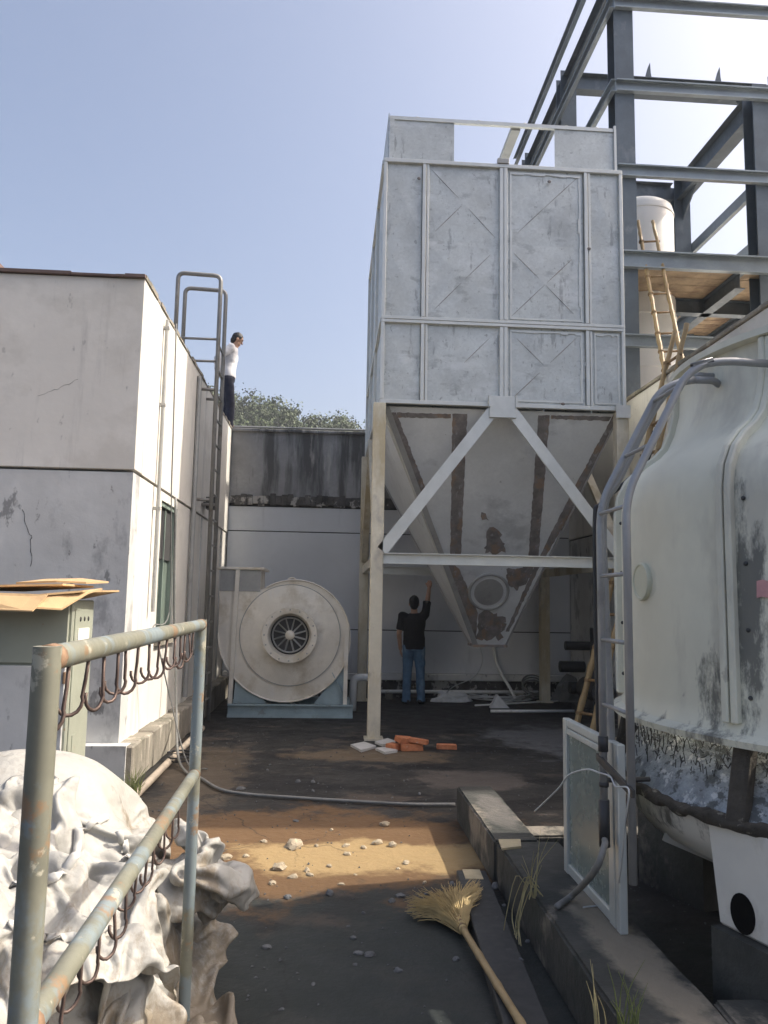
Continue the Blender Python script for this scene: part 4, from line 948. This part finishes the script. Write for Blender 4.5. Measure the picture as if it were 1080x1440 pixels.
o = rough_block(-.11, .11, -.05, .05, 0, .05, .06, .007, .004).build('brick', 'brick', org=(0, 0, 0)); o.location = onZ(628, 1053); o.rotation_euler = (0, 0, -.1); tag(o, 'single orange brick lying apart from the heap', 'brick', 'broken orange bricks')
p = onZ(702, 1192, .2515); tag(MB().prism([onZ(x, y, .2515) for x, y in ((701, 1183), (732, 1183), (733, 1193), (706, 1196))], (0, 0, .012)).build('wood_offcut', 'pale_wood'), 'small pale wood offcut on the kerb step', 'light patch')  # thin pale slab stands in for a spot of sun on the kerb

# ---- broom
h0 = onZ(652, 1308, .05); h1 = onZ(770, 1500, .1)
BR = thing('broom', h0, 'straw besom broom with bamboo handle lying on the floor', 'broom')
P = [h0.lerp(h1, t/24) for t in range(25)]; MB().tube(P, [.0155*(1.18 if t % 6 == 0 else 1) for t in range(25)], 10).build('handle', 'bamboo', BR, smooth='all')
ax = (h0-h1).normalized(); hd = h0+ax*.12
for k in range(6):
    q = h0+ax*(.0+.02*k); MB().tube([q, q+ax*.016], [.021+.0018*k]*2, 12).build('binding', 'bamboo_dark' if k % 2 else 'bristle', BR, smooth='all')
mb = MB(); rs = random.Random(9); side = ax.cross(V((0, 0, 1))).normalized()
tips = [onZ(x, y, .02) for x, y in ((573, 1288), (572, 1280), (590, 1272), (610, 1266), (627, 1260), (645, 1258), (662, 1257), (674, 1256), (679, 1264), (676, 1283))]
for k in range(620):
    t = rs.uniform(0, len(tips)-1.001); i = int(t); tp = tips[i].lerp(tips[i+1], t-i)
    b0 = h0+ax*rs.uniform(.02, .10)+side*rs.uniform(-.02, .02)+V((0, 0, rs.uniform(-.025, .02)))
    tp = b0.lerp(tp, rs.uniform(.72, 1.05)); tp.z = rs.uniform(.008, .10)
    md = b0.lerp(tp, .5)+ax*.05+V((rs.uniform(-.012, .012), rs.uniform(-.012, .012), rs.uniform(.0, .035))); md.z = max(md.z, .02); b0.z = max(b0.z, .02)
    mb.tube(bez([b0, md, tp], 2), [.0032, .0028, .0024, .002, .0012], 3)
tag(mb.build('bristles', 'bristle', BR), kind='stuff')

# ================================================================== HOOK RACK
RK = thing('hook_rack', (-.45, 2, 0), 'weathered pipe rack with two rails of rusty hooks', 'rack')
px0, px1 = V((-.418, 1.2, 0)), V((-.465, 2.87, 0)); zt, zm = 1.488, .965; rp = .0205
for q in (px0, px1):
    MB().tube([q, q+V((0, 0, zt+rp-.002))], rp*(1. if q is px0 else 1.), 16).build('post', 'rack_paint', RK, smooth=True)
    MB().box(q.x-.06, q.x+.06, q.y-.06, q.y+.06, 0, .012).build('foot_plate', 'rack_paint', RK)
for z in (zt, zm):
    MB().tube([px0+V((0, 0, z)), px1+V((0, 0, z))], rp*.97, 16).build('rail', 'rack_paint', RK, smooth=True)
for q in (px0, px1):
    for z in (zt, zm): MB().tube([q+V((0, 0, z-.0)), q+(px1-px0)*(.02 if q is px0 else -.012)+V((0, 0, z))], rp*1.05, 12).build('weld_collar', 'rust' , RK, smooth='all')
hm = MB(); 
def hookmesh(seed):
    rs = random.Random(seed); P = [V((0, 0, .012)), V((0, 0, -.03)), V((-.002, 0, -.06))]
    R_ = .022
    for k in range(9):
        a_ = math.radians(0-k*24); P.append(V((-R_+R_*math.cos(a_), 0, -.066+R_*1.15*math.sin(a_))))
    return MB().tube([p_+V((0, rs.uniform(-.0015, .0015), 0)) for p_ in P], .0034, 6).mesh('hook')
hms = [hookmesh(k) for k in range(4)]
for me in hms: me.materials.append(MATS['hook_wire'])
def hooks(px_list, z):
    for i, x in enumerate(px_list):
        # place along the rail: x pixel -> Y on the rail's vertical plane
        best = min((abs((onX(x, 900 if z > 1.2 else 1200, px0.x+(px1.x-px0.x)*t).y)-(px0.y+(px1.y-px0.y)*t)), t) for t in [k/300 for k in range(301)])[1]
        q = px0.lerp(px1, best); o = bpy.data.objects.new('hook', hms[i % 4]); COL.objects.link(o); o.parent = RK
        for p_ in hms[i % 4].polygons: p_.use_smooth = True
        o.location = q+V((0, 0, z-rp))-ORG[RK]; o.rotation_euler = (rnd(-.1, .1), rnd(-.08, .08), rnd(.4, 1.2)); o.scale = (1, 1, rnd(.95, 1.15))
hooks([100, 126, 149, 167, 178, 195, 211, 224, 235, 246, 254, 260, 266, 271], zt)
hooks([80, 103, 124, 146, 165, 180, 194, 207, 217, 230, 241, 248], zm)

# ================================================================== CABINET AND CARDBOARD
CB = thing('electric_cabinet', (-2.2, 5.2, 0), 'grey-green metal cabinet with cardboard on top', 'cabinet')
MB().box(-2.9, -1.6, 5.0, 5.42, .06, 1.56).build('body', 'cabinet', CB, bevel=.008)
MB().box(-2.92, -1.58, 4.985, 5.44, 0, .058).build('base_frame', 'dark_metal', CB)
MB().box(-2.88, -1.62, 4.978, 4.998, 1.17, 1.53).build('door', 'cabinet', CB, bevel=.004)
dd = MB().box(-2.88, -1.62, 4.978, 4.998, .1, 1.155).build('door', 'blue_grey_paint', CB, bevel=.004)
MB().box(-1.72, -1.69, 4.955, 4.977, .75, .87).build('handle', 'dark_metal', dd)
for z in (.25, 1.05): MB().tube([(-1.62, 4.97, z), (-1.62, 4.97, z+.07)], .011, 8).build('hinge', 'rust', CB)
sp = MB().box(-1.599, -1.592, 5.03, 5.39, .12, 1.5).build('side_panel', 'cabinet', CB, bevel=.003)
MB().box(-1.592, -1.588, 5.09, 5.17, .62, .72).build('label_plate', 'cabinet', sp)
for z, y in ((1.44, 5.12), (1.44, 5.2), (1.44, 5.28)): MB().ell((-1.59, y, z), (.006, .012, .016), 8, 6).build('cable_hole', 'groove', sp)
MB().box(-1.592, -1.586, 5.08, 5.3, 1.25, 1.38).build('nameplate', 'paper', sp)
def sheet(pts, th, label, mt='cardboard'):
    """bent cardboard: rows of points, first and second edge, thickness downward"""
    mb = MB(); n = len(pts)
    for (a_, b_), (c_, d_) in zip(pts, pts[1:]):
        mb.prism([V(a_), V(b_), V(d_), V(c_)], (0, 0, th))
    return tag(mb.build('cardboard_sheet', mt), label, 'cardboard', 'cardboard on the cabinet')
sheet([((-3.0, 4.74, 1.60), (-3.0, 5.5, 1.575)), ((-2.2, 4.72, 1.592), (-2.2, 5.52, 1.57)), ((-1.75, 4.76, 1.58), (-1.72, 5.55, 1.565)), ((-1.52, 4.9, 1.61), (-1.46, 5.5, 1.62))], .012, 'large flattened cardboard sheet drooping over the cabinet front')
sheet([((-3.0, 4.70, 1.515), (-3.0, 4.735, 1.60)), ((-2.2, 4.67, 1.50), (-2.2, 4.715, 1.592)), ((-1.72, 4.655, 1.49), (-1.68, 4.765, 1.585))], .008, 'hanging cardboard flap with a white sticker on the cabinet front')
sheet([((-3.0, 4.9, 1.625), (-3.0, 5.5, 1.615)), ((-2.1, 4.86, 1.63), (-2.1, 5.5, 1.61)), ((-1.66, 4.95, 1.65), (-1.62, 5.45, 1.645))], .012, 'upper cardboard sheet resting on the large drooping one')
sheet([((-2.0, 5.1, 1.655), (-1.98, 5.56, 1.69)), ((-1.75, 5.1, 1.67), (-1.74, 5.58, 1.70)), ((-1.58, 5.15, 1.665), (-1.55, 5.55, 1.68))], .012, 'topmost torn cardboard piece with a curled edge')
sheet([((-1.74, 4.68, 1.51), (-1.72, 4.8, 1.575)), ((-1.60, 4.78, 1.50), (-1.6, 4.9, 1.60)), ((-1.50, 4.95, 1.60), (-1.46, 5.1, 1.63))], .01, 'small folded cardboard corner flap over the cabinet side')
tag(MB().prism([(-2.06, 4.672, 1.545), (-1.98, 4.668, 1.545), (-1.98, 4.690, 1.575), (-2.06, 4.694, 1.575)], (0, -.003, .001)).build('sticker', 'paper'), 'small white sticker on the hanging cardboard flap', 'sticker')

# ================================================================== PEOPLE
def limb(mb, pts, rs_):
    for (p, q), (a, b) in zip(zip(pts, pts[1:]), zip(rs_, rs_[1:])): mb.cap(p, q, a, b)
def hand(mb, wrist, d, palm_n, side, curl=.35):
    """palm, four fingers of different length and a thumb leaving the side of the palm"""
    wrist, d, palm_n = V(wrist), V(d).normalized(), V(palm_n).normalized(); s = d.cross(palm_n).normalized()*side
    for k in range(-2, 3): mb.cap(wrist+s*k*.014+d*.015, wrist+s*k*.017+d*.085, .0135, .0125, 8)
    for k, (l, off) in enumerate(((.07, .03), (.08, .011), (.075, -.009), (.058, -.028))):
        b = wrist+s*off*1.0+d*.092; m_ = b+(d*math.cos(curl)+palm_n*math.sin(curl))*l*.5; e = m_+(d*math.cos(curl*2.2)+palm_n*math.sin(curl*2.2))*l*.5
        mb.cap(b, m_, .0092, .0085, 8); mb.cap(m_, e, .0085, .0072, 8)
    b = wrist+s*.03+d*.035; m_ = b+(s*.7+d*.8+palm_n*.25).normalized()*.04; e = m_+(s*.25+d+palm_n*.3).normalized()*.032
    mb.cap(wrist+d*.02+s*.01, b, .014, .0125, 8); mb.cap(b, m_, .0115, .010, 8); mb.cap(m_, e, .0098, .008, 8)
def person(loc, rz, label, sh, J, mats, short=True, look=(0, 0), belt=.0):
    """J: joints in local metres, facing +y. One fused body; clothing, shoes and hair are children."""
    root = thing('person', loc, label, 'person')
    RM = Matrix.Rotation(rz, 4, 'Z')
    def put(me, name, m_, par=root, flat=False):
        transform_mesh(me, RM); o = link(name, me, m_, par, ORG[root], smooth='all'); return o
    B = MB(); hp = V(J['pelvis']); ch = V(J['chest']); nk = V(J['neck']); hd = V(J['head'])
    torso = [(hp.x, hp.y, hp.z-.08, .13, .095), (hp.x, hp.y, hp.z, .155, .11), (hp.x*.6+ch.x*.4, hp.y*.6+ch.y*.4, hp.z+.16, .14, .10), (ch.x, ch.y, ch.z, .165, .115), (ch.x, ch.y, ch.z+.1, .165, .105), (nk.x, nk.y, nk.z-.045, .1, .075), (nk.x, nk.y, nk.z, .055, .058)]
    B.loft(torso); B.cap(nk-V((0, 0, .03)), hd-V((0, 0, .05)), .056, .05)
    # head with face
    Rh = Matrix.Rotation(look[1], 3, 'Z') @ Matrix.Rotation(look[0], 3, 'X')
    Hm = MB(); Hm.ell((0, -.005, .03), (.074, .092, .098), 20, 14); Hm.ell((0, .02, -.05), (.056, .066, .062), 16, 10); Hm.ell((0, .055, -.083), (.028, .026, .022), 10, 8)
    Hm.cap((0, .085, .02), (0, .104, -.018), .009, .014, 8); Hm.ell((0, .078, .048), (.05, .018, .012), 12, 8); Hm.ell((0, .082, -.05), (.022, .012, .008), 10, 6)
    for s in (-1, 1): Hm.ell((s*.076, -.008, -.005), (.011, .019, .032), 10, 8)
    B.add([hd+Rh @ p for p in Hm.v], Hm.f)
    for s, k in ((-1, 'l'), (1, 'r')):
        a = [V(p) for p in J['arm_'+k]]; limb(B, a, (.052, .042, .03)); d = (a[2]-a[1]).normalized()
        hand(B, a[2], d*1+V(J.get('hd_'+k, (0, 0, 0))), J['palm_'+k], s if k == 'r' else -s, .4)
        B.cap(ch+V((s*.1, 0, .09)), a[0], .06, .054)
        g = [V(p) for p in J['leg_'+k]]; limb(B, g, (.085, .06, .042)); B.cap(g[2], g[2]+V(J.get('foot_'+k, (0, .14, -.04))), .04, .03)
    body = put(voxel(B, .0075, 5), 'body', 'skin')
    # shirt
    G = MB(); hem = J.get('hem', .0)
    G.loft([(hp.x, hp.y, hp.z-.03+hem, .178, .13), (hp.x, hp.y, hp.z+.06, .172, .126), (hp.x*.5+ch.x*.5, hp.y*.5+ch.y*.5, hp.z+.2, .166, .124), (ch.x, ch.y, ch.z, .183, .134), (ch.x, ch.y, ch.z+.09, .185, .124), (ch.x*.4+nk.x*.6, ch.y*.4+nk.y*.6, nk.z-.06, .13, .095), (nk.x, nk.y, nk.z-.015, .075, .075)])
    for s, k in ((-1, 'l'), (1, 'r')):
        a = [V(p) for p in J['arm_'+k]]; G.cap(ch+V((s*.1, 0, .09)), a[0], .078, .073)
        if short: G.cap(a[0], a[0].lerp(a[1], .62), .07, .062); G.tube([a[0].lerp(a[1], .5), a[0].lerp(a[1], .78)], [.063, .066], 14)
        else: limb(G, [a[0], a[1], a[1].lerp(a[2], .88)], (.07, .056, .045))
    me = voxel(G, .011, 3)
    for v in me.vertices:
        n = noise.noise(v.co*9)*.006+abs(noise.noise(V((v.co.x*7, v.co.y*7, v.co.z*15))))*.008; v.co += v.normal*n
    put(me, 'shirt', mats[0])
    # trousers
    G = MB(); G.loft([(hp.x, hp.y, hp.z+.07, .165, .118), (hp.x, hp.y, hp.z-.02, .172, .124), (hp.x, hp.y, hp.z-.1, .165, .12)])
    for k in 'lr':
        g = [V(p) for p in J['leg_'+k]]; G.cap(g[0], g[1], .098, .076); G.cap(g[1], g[2]+V((0, 0, .02)), .076, .064); G.tube([g[2]+V((0, 0, .06)), g[2]+V((0, -.005, -.055))], [.064, .072], 14)
    me = voxel(G, .011, 3)
    for v in me.vertices: v.co += v.normal*(noise.noise(V((v.co.x*8, v.co.y*8, v.co.z*14)))*.009)
    put(me, 'trousers', mats[1])
    for k in 'lr':
        g = V(J['leg_'+k][2]); f_ = V(J.get('foot_'+k, (0, .14, -.04))); G = MB(); gz = V((g.x, g.y, .0))
        fd = V((f_.x, f_.y, 0)).normalized()
        G.cap(gz+V((0, 0, .05))-fd*.035, gz+V((0, 0, .042))+fd*.12, .046, .04); G.cap(gz+V((0, 0, .035))+fd*.05, gz+V((0, 0, .034))+fd*.15, .046, .036)
        me = voxel(G, .009, 3)
        for v in me.vertices: v.co.z = max(v.co.z, 0)
        put(me, 'shoe', 'shoe')
    Hr = MB(); Hr.ell((0, -.014, .04), (.083, .096, .1), 20, 14); Hr.ell((0, -.05, -.015), (.07, .058, .075), 14, 10)
    G = MB(); G.add([hd+Rh @ p for p in Hr.v], Hr.f); me = voxel(G, .009, 2); inv = Rh.inverted()
    bm = bmesh.new(); bm.from_mesh(me)
    dl = [v for v in bm.verts if (lambda q: q.y > .052-.0*q.z and q.z < .075 or (q.y > .015 and q.z < .02))(inv @ (v.co-hd))]
    bmesh.ops.delete(bm, geom=dl, context='VERTS'); bm.to_mesh(me); bm.free()
    for v in me.vertices: v.co += (v.co-hd).normalized()*noise.noise(v.co*45)*.007
    put(me, 'hair', 'hair')
    for s in (-1, 1):
        G = MB().ell(hd+Rh @ V((s*.03, .079, .025)), (.012, .008, .008), 10, 8); put(G.mesh('eye'), 'eye', 'eye', body)
    return root
# man under the hopper, seen from behind, right arm raised
J = dict(pelvis=(0, 0, .93), chest=(.0, .0, 1.23), neck=(.0, .01, 1.43), head=(-.005, .03, 1.565),
         arm_l=((-.185, 0, 1.37), (-.24, -.02, 1.09), (-.215, .06, .85)), palm_l=(.9, .2, 0),
         arm_r=((.175, .02, 1.41), (.215, .08, 1.66), (.235, .17, 1.83)), palm_r=(0, .8, -.4), hd_r=(.0, .1, .4),
         leg_l=((-.085, 0, .88), (-.10, .02, .49), (-.11, -.02, .09)), leg_r=((.085, 0, .88), (.105, .03, .49), (.12, .02, .09)),
         foot_l=(-.05, .13, -.04), foot_r=(.05, .13, -.04), hem=-.05)
q = onZ(581, 990)
person(q, math.radians(-6), 'man in black t-shirt and blue jeans reaching up, seen from behind', None, J, ('shirt_black', 'jeans'), True, (.12, .05))
# man on the roof, looking down, hands behind his back
J = dict(pelvis=(0, 0, .96), chest=(0, .03, 1.26), neck=(0, .08, 1.46), head=(0, .13, 1.59),
         arm_l=((-.185, .03, 1.4), (-.24, -.17, 1.16), (-.06, -.15, 1.0)), palm_l=(.3, -.9, 0),
         arm_r=((.185, .03, 1.4), (.25, -.19, 1.17), (.06, -.16, 1.0)), palm_r=(-.3, -.9, 0),
         leg_l=((-.085, 0, .9), (-.09, .03, .5), (-.1, -.02, .09)), leg_r=((.085, 0, .9), (.09, .06, .5), (.1, .06, .09)), hem=-.01)
pr = person(V((-1.9, 13.4, 4.47)), math.radians(-80), 'man in white shirt and dark trousers on the roof looking down', None, J, ('shirt_white', 'trousers'), False, (-.45, .1))
pr.scale = (1.05, 1.05, 1.05)

# ================================================================== WHITE WOVEN BAGS

def soft_box(c, h, n, seed, rot=(0, 0, 0), round_=.45, amp=.04):
    """closed rounded box as (verts, faces): a filled woven bag before it settles"""
    bm = bmesh.new(); bmesh.ops.create_cube(bm, size=2); bmesh.ops.subdivide_edges(bm, edges=bm.edges[:], cuts=n, use_grid_fill=True)
    R_ = Matrix.Rotation(rot[2], 3, 'Z') @ Matrix.Rotation(rot[1], 3, 'Y') @ Matrix.Rotation(rot[0], 3, 'X')
    for v in bm.verts:
        s = v.co.normalized()*1.25; p = v.co.lerp(s, round_); p *= 1+amp*noise.noise(v.co*2.2+V((seed, 0, 0)))
        v.co = V(c)+R_ @ V((p.x*h[0], p.y*h[1], p.z*h[2]))
    return bm
def settle(specs, heap, frames=38):
    """let cloth bags sink onto their heap; specs: (name, bmesh, settings)"""
    cols_ = []
    for me in heap:
        o = bpy.data.objects.new('tmp_heap', me); COL.objects.link(o); o.modifiers.new('c', 'COLLISION'); o.collision.thickness_outer = .012; o.collision.cloth_friction = 20; cols_.append(o)
    obs = []
    for nm, bm, st in specs:
        me = bpy.data.meshes.new(nm); bm.to_mesh(me); bm.free(); o = bpy.data.objects.new(nm, me); COL.objects.link(o)
        c = o.modifiers.new('cloth', 'CLOTH'); s = c.settings; s.quality = st.get('q', 5); s.mass = .25; s.time_scale = 1
        s.tension_stiffness = s.compression_stiffness = 12; s.shear_stiffness = 6; s.bending_stiffness = st.get('bend', .15); s.air_damping = 3
        if 'press' in st: s.use_pressure = True; s.uniform_pressure_force = st['press']
        s.shrink_min = st.get('shrink', -.12); s.shrink_max = s.shrink_min
        c.collision_settings.distance_min = .012; c.collision_settings.use_self_collision = st.get('self', False); c.collision_settings.self_distance_min = .012
        obs.append(o)
    for f_ in range(1, frames+1): S.frame_set(f_)
    dg = bpy.context.evaluated_depsgraph_get(); out = []
    for o in obs:
        out.append((o.name, bpy.data.meshes.new_from_object(o.evaluated_get(dg))))
    for o in obs+cols_: bpy.data.objects.remove(o)
    S.frame_set(1)
    return out
def gathered(c, w_, h_, n, seed, rz=0., amp=.12, k=(.7, .76)):
    """flat woven sheet pushed together so that it buckles into folds when it settles"""
    bm = bmesh.new(); bmesh.ops.create_grid(bm, x_segments=n, y_segments=int(n*h_/w_), size=.5); R_ = Matrix.Rotation(rz, 3, 'Z')
    for v in bm.verts:
        q = V((v.co.x*w_, v.co.y*h_, 0)); p = V((q.x*k[0], q.y*k[1], amp*noise.noise(q*3.2+V((seed, 0, 0)))+.5*amp*noise.noise(q*7+V((0, seed, 0))))); v.co = V(c)+R_ @ p
    return bm
flo = MB().box(-4, 1, 0, 7, -.1, 0).mesh('heap')
heap = [flo]+[MB().ell(c, r, 24, 14).mesh('heap') for c, r in (((-1.3, 3.35, .2), (.5, .45, .4)), ((-.8, 3.12, .15), (.24, .3, .36)), ((-.98, 2.5, .15), (.34, .42, .42)), ((-1.5, 2.5, .25), (.5, .5, .42)), ((-.8, 1.95, .1), (.28, .36, .34)))]
st = dict(bend=.01, shrink=-.5, self=True, q=5); sb = dict(shrink=-.36, self=True, bend=.012, q=5)
def fill(c, r, rz=0., k=.8, n=15, seed=1, g=.84):
    """a filled bag: its contents (used only while it settles) and the oversized bag around them"""
    m_ = MB().ell((0, 0, 0), [q*k for q in r], 20, 12).mesh('heap'); m_.transform(Matrix.Translation(V(c)) @ Matrix.Rotation(rz, 4, 'Z'))
    return m_, soft_box(c, [q*g for q in r], n, seed, (0, 0, rz), .6, .07)
f1, b1 = fill((-.66, 2.66, .24), (.15, .27, .24), .25, .78, 14, 9, .66)
one = settle([('s', gathered((-.9, 3.02, .82), 1.45, 1.6, 60, 3, .5, .16, (.62, .68)), st), ('s', gathered((-1.0, 2.12, .76), 1.6, 1.5, 60, 8, -.3, .16, (.62, .68)), st), ('b', b1, sb)], heap+[f1], 32)
lab = ['crumpled empty white woven bag draped over the middle of the heap', 'dirty crumpled white woven bag at the front of the heap under the rack', 'slumped white sack standing beside the far rack post']
dup_ = [me.copy() for _, me in one]
f2, b2 = fill((-1.2, 3.28, .76), (.44, .36, .23), .3, .8, 20, 4, .78); f3, b3 = fill((-.63, 3.2, .27), (.2, .22, .29), .5, .92, 14, 17, .8)
two = settle([('b', b2, dict(shrink=-.5, self=True, bend=.006, q=5)), ('s', gathered((-1.08, 2.66, .98), 1.2, 1.2, 50, 14, .9, .16, (.6, .7)), st), ('b', b3, dict(shrink=-.16, self=True, bend=.02, q=5))], heap+dup_+[f2, f3], 32)
lab += ['bulging white woven bag lying on top of the heap', 'loose white woven bag folded across the heap below the bulging one', 'dirty slumped bag at the open side of the heap near the stone chips']
BAGS = []
for (nm, me), lb in zip(one+two, lab):
    if nm.startswith('s'):
        bm = bmesh.new(); bm.from_mesh(me); bmesh.ops.solidify(bm, geom=bm.faces[:], thickness=.004); bm.to_mesh(me); bm.free()
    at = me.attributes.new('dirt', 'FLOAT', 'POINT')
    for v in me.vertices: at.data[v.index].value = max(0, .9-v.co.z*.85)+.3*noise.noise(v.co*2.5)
    c = sum((v.co for v in me.vertices), V((0, 0, 0)))/len(me.vertices); c.z = min(v.co.z for v in me.vertices); me.transform(Matrix.Translation(-c))
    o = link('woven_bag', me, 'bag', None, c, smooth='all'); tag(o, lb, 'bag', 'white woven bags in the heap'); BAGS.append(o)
    ss = o.modifiers.new('s', 'SUBSURF'); ss.levels = ss.render_levels = 1
from mathutils.bvhtree import BVHTree
TREES = []
for o in BAGS:
    bm = bmesh.new(); bm.from_mesh(o.data); bm.transform(Matrix.Translation(ORG[o])); TREES.append((o, BVHTree.FromBMesh(bm))); bm.free()
def on_bags(x, y):
    d = ray(x, y).normalized(); best = None
    for o, t in TREES:
        h = t.ray_cast(CAM, d)
        if h[0] is not None and (best is None or h[3] < best[3]): best = (*h, o)
    return best
def strap(path, w_=.028):
    P = []; own = None
    for a, b_ in zip(path, path[1:]):
        for k in range(6):
            h = on_bags(a[0]+(b_[0]-a[0])*k/6, a[1]+(b_[1]-a[1])*k/6)
            if h: n = h[1] if h[1].dot(CAM-h[0]) > 0 else -h[1]; P.append((h[0]+n*.012, n)); own = own or h[4]
    if len(P) < 3: return
    mb = MB(); vs = []
    for i, (p, n) in enumerate(P):
        d = (P[min(i+1, len(P)-1)][0]-P[max(i-1, 0)][0]).normalized(); s = d.cross(n).normalized()*w_/2; vs += [p-s, p+s]
    mb.add(vs, [(2*i, 2*i+1, 2*i+3, 2*i+2) for i in range(len(P)-1)]); o = mb.build('strap', 'bag_strap', own, smooth='all'); so_ = o.modifiers.new('t', 'SOLIDIFY'); so_.thickness = .005
strap([(150, 1150), (112, 1165), (108, 1200), (90, 1228), (60, 1242), (5, 1246)]); strap([(165, 1170), (178, 1190), (176, 1215)], .022); strap([(8, 1300), (60, 1322), (110, 1318), (160, 1300)], .024)

# fine grit on the yard floor
mb = MB(); rs = random.Random(31)
for k in range(1500):
    x = rs.uniform(-1.5, 3.2); y = 2.2+9.5*rs.random()**1.4; s = rs.uniform(.004, .013)*(1.4 if rs.random() < .08 else 1)
    if .64 < x < 1.36 and y < 6: continue
    c = V((x, y, s*.3)); mb.add([c+V((rs.uniform(.5, 1)*s*dx, rs.uniform(.5, 1)*s*dy, rs.uniform(.4, .8)*s*dz)) for dx, dy, dz in ((1, .2, 0), (-.4, 1, 0), (-.6, -.9, 0), (0, 0, 1), (.1, .1, -.6))], [(0, 1, 3), (1, 2, 3), (2, 0, 3), (1, 0, 4), (2, 1, 4), (0, 2, 4)])
tag(mb.build('grit', 'stone_grey', org=(0, 5, 0)), 'fine grit and crumbs scattered over the yard floor', 'grit', kind='stuff')

# ================================================================== AIR
h = MB().box(-400, 400, -20, 330, -1, 60).build('haze', 'floor', org=(0, 0, -1)); h.data.materials.clear()
hm_ = bpy.data.materials.new('haze_air'); hm_.use_nodes = True; hn_ = hm_.node_tree; hn_.nodes.remove(hn_.nodes['Principled BSDF'])
pv = hn_.nodes.new('ShaderNodeVolumePrincipled'); pv.inputs['Color'].default_value = (.88, .93, 1, 1); pv.inputs['Density'].default_value = .0008
hn_.links.new(pv.outputs[0], hn_.nodes['Material Output'].inputs['Volume']); h.data.materials.append(hm_); tag(h, kind='stuff')
